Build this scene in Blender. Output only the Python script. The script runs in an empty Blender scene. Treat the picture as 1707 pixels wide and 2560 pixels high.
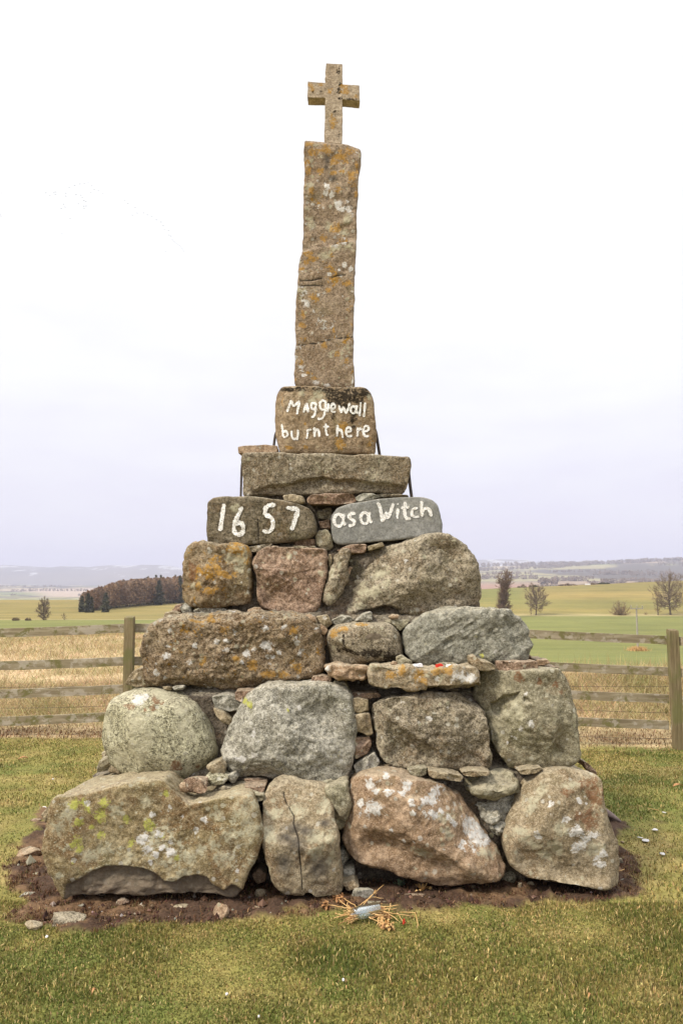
import bpy, math, random
import numpy as np
from mathutils import Vector
from mathutils.bvhtree import BVHTree

SC = bpy.context.scene
COL = SC.collection
# ------------------------------------------------------------------ camera, sky, sun, exposure
F = 2100.0                       # focal length in photo pixels (photo 1707 x 2560)
CZ = 1.75                        # eye height
PITCH = math.atan2(165.0, F)
cd = bpy.data.cameras.new('camera')
cam = bpy.data.objects.new('camera', cd); COL.objects.link(cam)
cd.sensor_fit = 'VERTICAL'; cd.sensor_height = 36.0; cd.lens = F / 2560 * 36.0
cd.clip_start = 0.05; cd.clip_end = 80000
cam.location = (0, 0, CZ); cam.rotation_euler = (math.pi / 2 + PITCH, 0, 0)
SC.camera = cam

HAZE = 1.7e-4
SUN_EL, SUN_AZ = math.radians(47), math.radians(-124)     # azimuth measured from +Y (view) towards +X
sd = Vector((math.sin(SUN_AZ) * math.cos(SUN_EL), math.cos(SUN_AZ) * math.cos(SUN_EL), math.sin(SUN_EL)))
sl = bpy.data.lights.new('sun', 'SUN'); sl.energy = 2.9; sl.angle = math.radians(9); sl.color = (1.0, 0.92, 0.78)
sun = bpy.data.objects.new('sun', sl); COL.objects.link(sun)
sun.rotation_euler = (-sd).to_track_quat('-Z', 'Y').to_euler()

SC.view_settings.view_transform = 'Standard'; SC.view_settings.look = 'None'
SC.view_settings.exposure = 0.55; SC.view_settings.gamma = 1.0; SC.view_settings.use_curve_mapping = False

def node(t, typ, ins=None, **props):
    n = t.nodes.new(typ)
    for k, v in props.items(): setattr(n, k, v)
    for k, v in (ins or {}).items():
        s = n.inputs[k]
        if isinstance(v, bpy.types.NodeSocket): t.links.new(v, s)
        else:
            if isinstance(v, tuple) and len(v) == 3 and s.type == 'RGBA': v = (*v, 1)
            s.default_value = v
    return n
def ramp(t, fac, stops, interp='LINEAR'):
    n = node(t, 'ShaderNodeValToRGB', {0: fac}); e = n.color_ramp; e.interpolation = interp
    while len(e.elements) < len(stops): e.elements.new(0.5)
    for i, (p, c) in enumerate(stops):
        e.elements[i].position = p; e.elements[i].color = (*c, 1) if len(c) == 3 else c
    return n.outputs[0]
def noise(t, vec, scale, detail=4, rough=0.55, dist=0.0, out=0):
    return node(t, 'ShaderNodeTexNoise', {'Vector': vec, 'Scale': scale, 'Detail': detail, 'Roughness': rough, 'Distortion': dist}).outputs[out]
def mth(t, op, a, b=0.0, c=None, clamp=False):
    n = node(t, 'ShaderNodeMath', {0: a, 1: b}, operation=op); n.use_clamp = clamp
    if c is not None:
        if isinstance(c, bpy.types.NodeSocket): t.links.new(c, n.inputs[2])
        else: n.inputs[2].default_value = c
    return n.outputs[0]
def mixc(t, fac, a, b, mode='MIX'):
    n = node(t, 'ShaderNodeMix', None, data_type='RGBA', blend_type=mode)
    for k, v in ((0, fac), (6, a), (7, b)):
        s = n.inputs[k]
        if isinstance(v, bpy.types.NodeSocket): t.links.new(v, s)
        elif k == 0: s.default_value = v
        else: s.default_value = (*v, 1) if len(v) == 3 else v
    return n.outputs[2]
def sstep(t, v, lo, hi):
    return node(t, 'ShaderNodeMapRange', {0: v, 1: lo, 2: hi, 3: 0.0, 4: 1.0}, interpolation_type='SMOOTHSTEP').outputs[0]
def attr(t, name, out='Fac'):
    return node(t, 'ShaderNodeAttribute', None, attribute_name=name).outputs[out]
def new_mat(name):
    m = bpy.data.materials.new(name); m.use_nodes = True; t = m.node_tree
    for n in list(t.nodes): t.nodes.remove(n)
    out = node(t, 'ShaderNodeOutputMaterial')
    b = node(t, 'ShaderNodeBsdfPrincipled'); t.links.new(b.outputs[0], out.inputs[0])
    b.inputs['Roughness'].default_value = 0.9
    b.inputs['Specular IOR Level'].default_value = 0.2
    return m, t, b

# thin bright cloud over a Nishita sky
W = bpy.data.worlds.new('World'); SC.world = W; W.use_nodes = True
t = W.node_tree
for n in list(t.nodes): t.nodes.remove(n)
wout = node(t, 'ShaderNodeOutputWorld')
sky = node(t, 'ShaderNodeTexSky', None, sky_type='NISHITA', sun_disc=False, sun_elevation=SUN_EL, sun_rotation=SUN_AZ)
tc = node(t, 'ShaderNodeTexCoord').outputs['Generated']
sep = node(t, 'ShaderNodeSeparateXYZ', {0: tc})
zz = sep.outputs[2]
mp = node(t, 'ShaderNodeMapping', {'Vector': tc, 'Scale': (1.0, 1.0, 4.5)}).outputs[0]
n1 = noise(t, mp, 2.6, 5, 0.5, 0.35)
n2 = noise(t, mp, 6.5, 4, 0.5, 0.2)
nn = mth(t, 'ADD', mth(t, 'MULTIPLY', n1, 0.7), mth(t, 'MULTIPLY', n2, 0.3))
elev = mth(t, 'ADD', zz, mth(t, 'MULTIPLY', mth(t, 'SUBTRACT', nn, 0.5), 0.42))
cloud = ramp(t, elev, [(0.0, (0.68, 0.64, 0.69)), (0.045, (0.645, 0.615, 0.705)), (0.09, (0.665, 0.645, 0.715)), (0.16, (0.715, 0.702, 0.738)), (0.25, (0.775, 0.77, 0.77)), (0.42, (0.81, 0.808, 0.80))])
up = sstep(t, zz, 0.58, 0.85)
gain = mth(t, 'ADD', 1.0, mth(t, 'MULTIPLY', up, 1.1))
bgc = node(t, 'ShaderNodeBackground', {0: cloud, 1: gain})
bgs = node(t, 'ShaderNodeBackground', {0: sky.outputs[0], 1: 0.09})
cover = mth(t, 'ADD', 0.9, mth(t, 'MULTIPLY', up, 0.04))
mx = node(t, 'ShaderNodeMixShader', {0: cover})
t.links.new(bgs.outputs[0], mx.inputs[1]); t.links.new(bgc.outputs[0], mx.inputs[2])
t.links.new(mx.outputs[0], wout.inputs[0])

# ------------------------------------------------------------------ helpers
cp, sp = math.cos(PITCH), math.sin(PITCH)
def ray(px, py):
    a = (px - 853.5) / F; b = (1280 - py) / F
    return np.array([a, cp - b * sp, sp + b * cp])
def at(px, py, Y):
    d = ray(px, py); k = Y / d[1]
    return np.array([d[0] * k, Y, CZ + d[2] * k])
def to_px(P):
    d = P - np.array([0, 0, CZ]); f = d[:, 1] * cp + d[:, 2] * sp; u = -d[:, 1] * sp + d[:, 2] * cp
    f = np.maximum(f, 0.05)
    return np.stack([853.5 + F * d[:, 0] / f, 1280 - F * u / f], 1)
ZOOM = {1: (0, 1900, 1568 / 900), 2: (800, 1900, 1568 / 907), 3: (240, 1500, 1568 / 660), 4: (780, 1500, 1568 / 700),
        5: (440, 1080, 1568 / 800), 6: (660, 120, 1568 / 300), 7: (660, 540, 1568 / 300), 8: (560, 940, 1568 / 540),
        9: (780, 2180, 4.9), 0: (0, 0, 1.0)}
def zp(z, pts):
    x0, y0, s = ZOOM[z]
    return np.array([(x0 + p[0] / s, y0 + p[1] / s) for p in pts], float)

def _hash(ix, iy, iz, seed):
    h = (ix * 374761393 + iy * 668265263 + iz * 2147483647 + seed * 1274126177) & 0xFFFFFFFF
    h = ((h ^ (h >> 13)) * 1274126177) & 0xFFFFFFFF
    return (h ^ (h >> 16)) & 0xFFFFFFFF
def vnoise(P, seed=0):                      # smooth value noise, about -1..1
    P = np.asarray(P, float); i = np.floor(P).astype(np.int64); f = P - i
    f = f * f * f * (f * (f * 6 - 15) + 10); r = 0
    for dx in (0, 1):
        for dy in (0, 1):
            for dz in (0, 1):
                w = (f[:, 0] if dx else 1 - f[:, 0]) * (f[:, 1] if dy else 1 - f[:, 1]) * (f[:, 2] if dz else 1 - f[:, 2])
                r = r + w * (_hash(i[:, 0] + dx, i[:, 1] + dy, i[:, 2] + dz, seed) / 2147483648.0 - 1)
    return r
def fbm(P, seed=0, oct=4, gain=0.5):
    P = np.asarray(P, float)
    r = 0; a = 1.0; tot = 0
    for k in range(oct):
        r = r + a * vnoise(P * (2.03 ** k) + k * 17.3, seed + k); tot += a; a *= gain
    return r / tot * 1.6
def ridged(P, seed=0, oct=3):
    r = 0; a = 1.0; tot = 0
    for k in range(oct):
        r = r + a * (1 - 2 * np.abs(vnoise(P * (2.1 ** k) + k * 9.1, seed + k))); tot += a; a *= 0.5
    return r / tot
def fbm2(x, y, s, seed=0, oct=4):
    return fbm(np.stack([x * s, y * s, np.zeros_like(x) + 0.37], 1), seed, oct)
def sdf(pts, poly):                          # signed distance, negative inside
    a = poly; b = np.roll(poly, -1, 0); d = np.full(len(pts), 1e9); ins = np.zeros(len(pts), bool)
    for (p, q) in zip(a, b):
        e = q - p; w = pts - p; k = np.clip((w @ e) / max(e @ e, 1e-9), 0, 1)
        d = np.minimum(d, np.hypot(*(w - k[:, None] * e).T))
        c = (p[1] > pts[:, 1]) != (q[1] > pts[:, 1])
        if abs(q[1] - p[1]) > 1e-12:
            xi = p[0] + (pts[:, 1] - p[1]) / (q[1] - p[1]) * (q[0] - p[0])
            ins ^= c & (pts[:, 0] < xi)
    return np.where(ins, -d, d)
def smooth01(x): x = np.clip(x, 0, 1); return x * x * (3 - 2 * x)
def chaikin(P, closed, n=2, c=.25):
    for _ in range(n):
        if closed:
            Q = np.roll(P, -1, 0); P = np.stack([P * (1 - c) + Q * c, P * c + Q * (1 - c)], 1).reshape(-1, P.shape[1])
        else:
            A, B = P[:-1], P[1:]; M = np.stack([A * .75 + B * .25, A * .25 + B * .75], 1).reshape(-1, P.shape[1])
            P = np.vstack([P[:1], M, P[-1:]])
    return P
def resample(P, n, closed):
    Q = np.vstack([P, P[:1]]) if closed else P
    L = np.r_[0, np.cumsum(np.linalg.norm(np.diff(Q, axis=0), axis=1))]
    s = np.linspace(0, L[-1], n + 1)[:-1] if closed else np.linspace(0, L[-1], n)
    return np.stack([np.interp(s, L, Q[:, k]) for k in range(Q.shape[1])], 1)

class MB:                                    # collects shapes for ONE mesh
    def __init__(s): s.v = []; s.f = []; s.n = 0
    def add(s, v, f):
        o = s.n; s.v.append(np.asarray(v, float).reshape(-1, 3)); s.n += len(s.v[-1]); s.f += [[i + o for i in q] for q in f]
        return s
    def box(s, c, size, rot=None, taper=1.0):
        x, y, z = [q / 2 for q in size]
        v = np.array([(-x, -y, -z), (x, -y, -z), (x, y, -z), (-x, y, -z), (-x * taper, -y * taper, z), (x * taper, -y * taper, z), (x * taper, y * taper, z), (-x * taper, y * taper, z)])
        if rot is not None: v = v @ np.array(rot.to_matrix()).T
        return s.add(v + np.asarray(c), [(3, 2, 1, 0), (4, 5, 6, 7), (0, 1, 5, 4), (1, 2, 6, 5), (2, 3, 7, 6), (3, 0, 4, 7)])
    def tube(s, P, R, n=6, cap=True):
        P = np.asarray(P, float); m = len(P); R = np.broadcast_to(np.asarray(R, float), (m,))
        T = np.gradient(P, axis=0); T /= np.maximum(np.linalg.norm(T, axis=1), 1e-9)[:, None]
        u = np.cross(T[0], (0, 0, 1) if abs(T[0][2]) < .9 else (1, 0, 0)); vs = []
        for k in range(m):
            u = u - T[k] * (u @ T[k]); u /= max(np.linalg.norm(u), 1e-9); w = np.cross(T[k], u)
            a = np.arange(n) * 2 * math.pi / n
            vs.append(P[k] + R[k] * (np.cos(a)[:, None] * u + np.sin(a)[:, None] * w))
        f = [(k * n + i, k * n + (i + 1) % n, (k + 1) * n + (i + 1) % n, (k + 1) * n + i) for k in range(m - 1) for i in range(n)]
        if cap: f += [tuple(range(n))[::-1], tuple((m - 1) * n + i for i in range(n))]
        return s.add(np.vstack(vs), f)
    def build(s, name, mat, parent=None, loc=(0, 0, 0), smooth=False):
        return mesh_obj(name, np.vstack(s.v), s.f, mat, parent, loc, smooth)
def mesh_obj(name, V, Fc, mat, parent=None, loc=(0, 0, 0), smooth=False, attrs=None, colors=None):
    me = bpy.data.meshes.new(name)
    V = np.asarray(V, np.float32) - np.asarray(loc, np.float32)
    me.from_pydata(V if isinstance(Fc, np.ndarray) else V.tolist(), [], Fc)
    for k, a in (attrs or {}).items():
        me.attributes.new(k, 'FLOAT', 'POINT').data.foreach_set('value', np.asarray(a, np.float32))
    if colors is not None:
        c = np.ones((len(V), 4), np.float32); c[:, :3] = colors
        me.attributes.new('Col', 'FLOAT_COLOR', 'POINT').data.foreach_set('color', c.ravel())
    if smooth: me.polygons.foreach_set('use_smooth', np.ones(len(me.polygons), bool))
    me.update()
    if mat: me.materials.append(mat)
    o = bpy.data.objects.new(name, me); COL.objects.link(o)
    o.location = tuple(float(x) for x in loc)
    if parent:
        o.parent = parent; o.location = tuple(float(a) - b for a, b in zip(loc, wloc(parent)))
    return o
def wloc(o):
    l = Vector(o.location)
    while o.parent: o = o.parent; l = l + o.location
    return l
def tag(o, label=None, cat=None, group=None, kind=None):
    for k, v in (('label', label), ('category', cat), ('group', group), ('kind', kind)):
        if v: o[k] = v
    return o
def empty(name, loc, label=None, cat=None, group=None):
    o = bpy.data.objects.new(name, None); COL.objects.link(o); o.location = tuple(float(x) for x in loc); o.empty_display_size = 0.1
    return tag(o, label, cat, group)
def copy_tree(o, parent=None):
    c = o.copy(); COL.objects.link(c)
    if parent: c.parent = parent
    for ch in list(o.children): copy_tree(ch, c)
    return c
# ------------------------------------------------------------------ terrain
def zpy(r, py): return CZ - (py - 1445) / F * r
PL = [(0.5, 0), (5, 0), (7.5, 0), (9.7, 0.0), (14, 0.02), (25, zpy(25, 1588)), (60, zpy(60, 1573)), (200, zpy(200, 1548)), (300, zpy(300, 1530)), (450, zpy(450, 1499)), (520, -14), (900, -45), (1500, -50),
      (2500, zpy(2500, 1490)), (4000, zpy(4000, 1468)), (6000, zpy(6000, 1464)), (7500, -50), (30000, -60)]
PR = [(0.5, 0), (5, 0), (7.5, -0.07), (9.7, -0.2), (13.5, 0.17), (16, 0.05), (30, -1.7), (60, zpy(60, 1664)), (150, zpy(150, 1625)), (280, zpy(280, 1538)), (480, zpy(480, 1451)), (540, -2), (900, -25), (1500, -12),
      (2200, zpy(2200, 1452)), (3000, zpy(3000, 1428)), (4000, zpy(4000, 1409)), (4600, 50), (6500, -40), (30000, -60)]
LL, ZL = np.log([p[0] for p in PL]), np.array([p[1] for p in PL])
LR, ZR = np.log([p[0] for p in PR]), np.array([p[1] for p in PR])
def polar(x, y):
    r = np.hypot(x, y); d = np.maximum(y, 0.6 * r); d = np.maximum(d, 0.5)
    return d, x / np.maximum(d, 0.5)
def lr(u): return smooth01((u + 0.12) / 0.26)
def gz(x, y):
    x = np.asarray(x, float); y = np.asarray(y, float)
    d, u = polar(x, y); w = lr(u); l = np.log(d)
    zr = np.interp(l, LR, ZR)
    zr = zr - np.clip((0.40 - u), 0, .3) / .24 * 5.0 * np.exp(-((l - math.log(490)) / .16) ** 2)     # skyline of the pasture dips to the left
    zr = zr + np.clip(u - .28, -.2, .15) * 170 * np.exp(-((l - math.log(3900)) / .22) ** 2)
    z = np.interp(l, LL, ZL) * (1 - w) + zr * w
    near = np.exp(-((d - 5) / 6) ** 2)
    z = z + near * 0.018 * fbm2(x, y, 0.9, 5, 3) + smooth01((d - 9.9) / 2) * np.exp(-d / 40) * 0.09 * fbm2(x, y, 0.55, 8, 3)
    far = smooth01((d - 1800) / 1500) * smooth01((9000 - d) / 3000)
    z = z + far * 9 * fbm2(x, y, 0.0011, 15, 4)
    return z
def gz1(x, y): return float(gz(np.array([x]), np.array([y]))[0])
def ground(px, py, lo=2.5, hi=400):          # where the pixel's ray meets the ground
    d = ray(px, py)
    for k in np.geomspace(lo, hi, 900):
        p = d * k / d[1]
        if CZ + p[2] < gz1(p[0], p[1]): return np.array([p[0], p[1], gz1(p[0], p[1])])
    return np.array([p[0], p[1], gz1(p[0], p[1])])
_soil = [(118, 2010), (60, 2120), (32, 2200), (36, 2285), (90, 2322), (150, 2338), (260, 2325), (400, 2308), (550, 2296), (690, 2286), (800, 2290), (900, 2288), (1000, 2276), (1100, 2270), (1300, 2262), (1450, 2252), (1545, 2252), (1600, 2225), (1590, 2170), (1560, 2120)]
SOIL = np.array([(p[0] * 1.0, p[1]) for p in (CZ / -ray(*q)[2] * ray(*q) for q in _soil)] + [(2.05, 6.2), (1.9, 7.9), (-2.0, 7.9), (-2.15, 6.2)])
def soilf(x, y):                              # 1 on bare soil, 0 on turf
    d = sdf(np.stack([x, y], 1), SOIL)
    return d + 0.10 * fbm2(x, y, 4.5, 33, 4)
GREEN, STRAW, OLIVE = np.array((.130, .142, .034)), np.array((.39, .285, .13)), np.array((.218, .186, .056))
def lawn_col(x, y):
    n = fbm2(x, y, 0.8, 41, 4); m = fbm2(x, y, 4.0, 43, 3); k = np.clip(0.50 + .40 * n + .38 * m, 0, 1)[:, None]
    d, u = polar(x, y)
    g = np.clip((d - 5.2) / 2, 0, 1)[:, None] * .18 * (np.abs(u) > .2)[:, None]            # greener beside the monument
    k = np.clip(k - g, 0, 1)
    c = np.where(k < .5, GREEN + (OLIVE - GREEN) * k * 2, OLIVE + (STRAW - OLIVE) * (k - .5) * 1.35)
    br = smooth01((fbm2(x, y, 6.0, 71, 2) - .85) / .3)[:, None] * .6
    return c * (1 - br) + np.array((.10, .06, .03)) * br
def dry_col(x, y):
    n = fbm2(x, y, 0.7, 51, 4); m = fbm2(x, y, 3.0, 53, 3); k = np.clip(.62 + .35 * n + .3 * m, 0, 1)[:, None]
    return np.array((.27, .23, .095)) + (np.array((.54, .405, .235)) - np.array((.30, .26, .10))) * k
def lawn_edge(x, y):
    d, u = polar(x, y)
    return np.where(u < 0, 9.35, 9.75) + .12 * fbm2(x, y, 1.6, 61, 3)
def zone_col(x, y):
    d, u = polar(x, y); w = lr(u); N = len(x)
    def near(a, b): return a * (1 - w) + b * w
    c = lawn_col(x, y)
    le = lawn_edge(x, y); dry = smooth01((d - le) / .15)[:, None]
    strip = (np.exp(-((d - le - .35) / .3) ** 2) * (.40 + .5 * fbm2(x, y, 2.5, 66, 3)))[:, None].clip(0, .9)
    c = c * (1 - dry) + dry_col(x, y) * dry
    c = c * (1 - strip) + np.array((.13, .075, .04)) * strip
    nb = fbm2(x, y, .02, 81, 3)[:, None]
    field = np.array((.150, .154, .042)) * (1 + .08 * nb) + .012 * np.sin((x * .35 + y) * 0.9)[:, None] * 0
    k = smooth01((d - near(27, 20)) / near(8, 4))[:, None]; c = c * (1 - k) + field * k
    track = np.exp(-((y - 0.16 * x - 118) / 1.2) ** 2)[:, None] * .45; c = c * (1 - track) + np.array((.10, .135, .05)) * track
    fb = near(200, 280)
    stripd = np.exp(-((d - fb) / (fb * .012)) ** 2)[:, None]
    pn = fbm2(x * .25, y, .03, 83, 4)[:, None]
    past = np.array((.205, .160, .049)) * (1 - .0) + np.array((.05, .03, .012)) * pn
    gl = smooth01((.235 - u) / .03)[:, None] * w[:, None] * smooth01((d - 300) / 60)[:, None] + smooth01((fbm2(x * .2, y, .02, 84, 3) - .25) / .6)[:, None] * .5
    past = past * (1 - gl) + np.array((.155, .148, .042)) * gl
    k = smooth01((d - fb) / (fb * .01))[:, None]; c = c * (1 - k) + past * k
    c = c * (1 - .8 * stripd) + np.array((.38, .30, .16)) * .8 * stripd
    # distant farmland in patches
    gx = np.floor(x / 420 + .6 * fbm2(x, y, .0012, 91, 2)); gy = np.floor(y / 520 + .5 * fbm2(x, y, .0015, 92, 2))
    h = (_hash(gx.astype(np.int64), gy.astype(np.int64), np.zeros(N, np.int64), 7) % 1000) / 1000.0
    pal = np.array([(.30, .25, .15), (.21, .21, .09), (.27, .195, .13), (.25, .22, .11), (.16, .18, .08), (.29, .235, .15)])
    fc = pal[(h * 6).astype(int) % 6]
    hedge = ((np.abs(x / 420 + .6 * fbm2(x, y, .0012, 91, 2) - gx - .5) > .46) | (np.abs(y / 520 + .5 * fbm2(x, y, .0015, 92, 2) - gy - .5) > .46))
    fc = np.where(hedge[:, None], np.array((.085, .07, .05)), fc)
    wood = smooth01((fbm2(x, y * .5, .0022, 95, 4) + .02) / .12)[:, None] * smooth01((d - 1700) / 500)[:, None]
    fc = fc * (1 - wood) + np.array((.075, .062, .048)) * wood
    pk = (smooth01((d - 2450) / 60) * smooth01((3900 - d) / 200) * smooth01((u + .37 + .00004 * (d - 2500)) / .05) * smooth01((-.20 - u) / .02))[:, None]; fc = fc * (1 - pk) + np.array((.36, .275, .205)) * pk
    pf = (smooth01((.235 - u) / .012) * w * smooth01((1800 - d) / 300))[:, None]; fc = fc * (1 - pf) + np.array((.26, .155, .115)) * pf
    k = smooth01((d - near(475, 500)) / 30)[:, None]; c = c * (1 - k) + fc * k
    edge = np.exp(-((d - near(455, 483)) / 7) ** 2)[:, None] * .75; c = c * (1 - edge) + np.array((.10, .065, .035)) * edge
    return c
# rings about the viewpoint, fine in front, out to the horizon
th = np.r_[np.arange(-42, 42, .2), np.arange(42, 318, 4.0)] * math.pi / 180
rr = np.r_[.05, np.geomspace(.6, 2.6, 14)[:-1], np.geomspace(2.6, 27, 400)[:-1], np.geomspace(27, 600, 170)[:-1], np.geomspace(600, 11000, 120)]
R_, T_ = np.meshgrid(rr, th, indexing='ij')
gx_, gy_ = (R_ * np.sin(T_)).ravel(), (R_ * np.cos(T_)).ravel()
nr, nt = len(rr), len(th)
gzv = gz(gx_, gy_)
sm = soilf(gx_, gy_)
near_ = np.hypot(gx_, gy_) < 12
so = np.where(near_, smooth01(.5 - sm / .06), 0)
gzv += so * (.012 + .022 * fbm2(gx_, gy_, 14, 21, 3) * near_)
gcol = zone_col(gx_, gy_)
soilc = np.array((.070, .041, .027))
lit = smooth01((fbm2(gx_, gy_, 5, 22, 4) + np.clip(-gx_ - .8, 0, .6) * .9 - .1) / .5)[:, None]
sc_ = soilc * (1 - lit) + np.array((.15, .09, .05)) * lit
gcol = gcol * (1 - so[:, None]) + sc_ * so[:, None]
I = np.arange(nr - 1)[:, None] * nt; J = np.arange(nt)[None]; J2 = (J + 1) % nt
gf = np.stack([I + J, I + J2, I + nt + J2, I + nt + J], -1).reshape(-1, 4)
gf = gf[:, ::-1].copy()

m, t, b = new_mat('ground'); M = {'ground': m}
geo = node(t, 'ShaderNodeNewGeometry').outputs['Position']
cc = attr(t, 'Col', 'Color'); sa = attr(t, 'soil')
nf = noise(t, geo, 60, 4, .6); nm = noise(t, geo, 7, 4, .6); nl = noise(t, geo, .05, 4, .6)
v = mth(t, 'ADD', mth(t, 'MULTIPLY', nf, .9), mth(t, 'ADD', mth(t, 'MULTIPLY', nm, .5), mth(t, 'MULTIPLY', nl, .3)))
cc = mixc(t, 1.0, cc, ramp(t, v, [(.60, (.50, .50, .48)), (1.15, (1.35, 1.35, 1.35))]), 'MULTIPLY')
st_ = noise(t, node(t, 'ShaderNodeMapping', {'Vector': geo, 'Scale': (.035, .16, 0)}).outputs[0], 1.0, 6, .7, .4)
fa_ = sstep(t, node(t, 'ShaderNodeSeparateXYZ', {0: geo}).outputs[1], 18.0, 60.0)
cc = mixc(t, fa_, cc, mixc(t, 1.0, cc, ramp(t, st_, [(.30, (.74, .80, .70)), (.5, (1, 1, 1)), (.70, (1.22, 1.16, 1.12))]), 'MULTIPLY'))
t.links.new(cc, b.inputs[0])
bp = node(t, 'ShaderNodeBump', {'Height': mth(t, 'ADD', nf, nm), 'Strength': .6, 'Distance': .02}); t.links.new(bp.outputs[0], b.inputs['Normal'])
g = mesh_obj('ground', np.stack([gx_, gy_, gzv], 1), gf, M['ground'], smooth=True, attrs={'soil': so}, colors=gcol)
tag(g, 'grassy hilltop falling away to fields and a wide valley', 'ground', kind='structure')

# mountains far beyond the valley
def mountains(name, u0, u1, d0, d1, crest, label, seed, rough):
    nu, nv = 420, 40
    U, Vv = np.meshgrid(np.linspace(u0, u1, nu), np.linspace(0, 1, nv), indexing='ij'); u = U.ravel(); v = Vv.ravel()
    y = d0 + (d1 - d0) * v; x = u * y
    cz = np.interp(u, [c[0] for c in crest], [zpy((d0 + d1) / 2, c[1]) for c in crest])
    prof = np.sin(np.clip(v * 1.0, 0, 1) * math.pi) ** .8
    n = fbm(np.stack([x / 1500, y / 900, 0 * x], 1), seed, 5); rg = ridged(np.stack([x / 1900, y / 1500, 0 * x], 1), seed + 9, 4)
    z = -60 + (cz + 60) * prof * (1 + rough * (.5 * n + .35 * rg))
    z = np.minimum(z, cz + 14 * n - 4 * rg)
    f = (np.arange(nu - 1)[:, None] * nv + np.arange(nv - 1)[None]).ravel()
    f = np.stack([f, f + nv, f + nv + 1, f + 1], 1)
    return tag(mesh_obj(name, np.stack([x, y, z], 1), f, M['hill'], smooth=True), label, 'hills', kind='structure')
m, t, b = new_mat('hill'); M['hill'] = m
geo = node(t, 'ShaderNodeNewGeometry').outputs['Position']; pz = node(t, 'ShaderNodeSeparateXYZ', {0: geo}).outputs[2]
base = ramp(t, noise(t, geo, .0012, 5, .6), [(.35, (.10, .085, .055)), (.65, (.17, .14, .09))])
sn = mth(t, 'ADD', mth(t, 'MULTIPLY', noise(t, node(t, 'ShaderNodeMapping', {'Vector': geo, 'Scale': (1, .3, 2.2)}).outputs[0], .0065, 5, .62), 1.0), mth(t, 'MULTIPLY', pz, .0010))
t.links.new(mixc(t, mth(t, 'MULTIPLY', sstep(t, sn, .665, .71), .45), base, (.85, .86, .9)), b.inputs[0])
mountains('hills', -.75, .05, 7000, 10500, [(-.75, 1402), (-.42, 1416), (-.40, 1414), (-.38, 1416), (-.345, 1419), (-.33, 1415), (-.30, 1416.5), (-.275, 1412), (-.25, 1413), (-.235, 1410.5), (-.215, 1412), (-.20, 1415), (-.19, 1420), (-.178, 1415), (-.16, 1411), (-.12, 1418), (.05, 1425)], 'blue mountains with patches of snow across the valley', 3, .16)
mountains('hills', -.05, .80, 6800, 9200, [(-.05, 1425), (.05, 1412), (.15, 1400), (.19, 1398), (.22, 1399), (.245, 1412), (.28, 1422), (.33, 1407), (.38, 1418), (.8, 1420)], 'blue snow-streaked ridge beyond the wooded farmland', 4, .05)

# ------------------------------------------------------------------ grass
rng = np.random.default_rng(7)
def blades(name, x, y, h, wd, col, lean, label, kind='stuff', zoff=0.0, flat=None, lmin=0.0):
    N = len(x); z = gz(x, y) - .004 + zoff; az = rng.uniform(0, 2 * math.pi, N)
    P = np.stack([x, y, z], 1); side = np.stack([np.cos(az), np.sin(az), 0 * az], 1) * (wd / 2)[:, None]
    la = rng.uniform(0, 2 * math.pi, N) if flat is None else flat
    dirv = np.stack([np.cos(la), np.sin(la), 0 * la], 1)
    l = np.abs(rng.normal(0, 1, N)) * lean; l = np.minimum(l + lmin, 1.5)
    mid = P + (dirv * np.sin(l * .5)[:, None] + np.array((0, 0, 1)) * np.cos(l * .5)[:, None]) * (h * .55)[:, None]
    tip = mid + (dirv * np.sin(l)[:, None] + np.array((0, 0, 1)) * np.cos(l)[:, None]) * (h * .5)[:, None]
    V = np.stack([P - side, P + side, mid + side * .8, mid - side * .8, tip], 1).reshape(-1, 3)
    o = np.arange(N)[:, None] * 5
    # two triangles + one tip triangle
    T3 = np.concatenate([o + np.array([[0, 1, 2]]), o + np.array([[0, 2, 3]]), o + np.array([[3, 2, 4]])], 0)
    ob = mesh_obj(name, V, T3, M['blade'], colors=np.repeat(col, 5, 0))
    return tag(ob, label, 'grass', kind=kind)
m, t, b = new_mat('blade'); M['blade'] = m
t.links.new(attr(t, 'Col', 'Color'), b.inputs[0]); b.inputs['Roughness'].default_value = .7
tr = node(t, 'ShaderNodeBsdfTranslucent', {0: attr(t, 'Col', 'Color')})
ms = node(t, 'ShaderNodeMixShader', {0: .3}); t.links.new(b.outputs[0], ms.inputs[1]); t.links.new(tr.outputs[0], ms.inputs[2])
t.links.new(ms.outputs[0], [n for n in t.nodes if n.type == 'OUTPUT_MATERIAL'][0].inputs[0])
def scatter(n, d0, d1, um):
    d = np.sqrt(rng.uniform(d0 * d0, d1 * d1, n)); u = rng.uniform(-um, um, n); return d * u, d
def vary(c, s=.22):
    n = len(c); return np.clip(c * (1 + rng.normal(0, s, n))[:, None] * (1 + rng.normal(0, .07, (n, 3))), .01, .8)
X, Y = zip(scatter(230000, 2.7, 4.7, .62), scatter(250000, 4.7, 10.2, .62)); X = np.concatenate(X); Y = np.concatenate(Y)
sv = soilf(X, Y); le = lawn_edge(X, Y)
keep = (sv > rng.uniform(-.05, .05, len(X))) & (Y < le + rng.uniform(-.3, .2, len(X))) & ~((np.abs(X) < 1.35) & (Y > 4.85) & (Y < 7.7)) & (rng.uniform(0, 1, len(X)) < .72 + .28 * smooth01(.6 + fbm2(X, Y, 3.2, 77, 3)))
X, Y = X[keep], Y[keep]
c = lawn_col(X, Y); st = rng.uniform(0, 1, len(X)) < .16 + .2 * smooth01(fbm2(X, Y, 1.1, 44, 3)); c[st] = STRAW * 1.45
gr = rng.uniform(0, 1, len(X)) < .3; c[gr] = c[gr] * .5 + np.array((.075, .115, .024)) * .5
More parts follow.
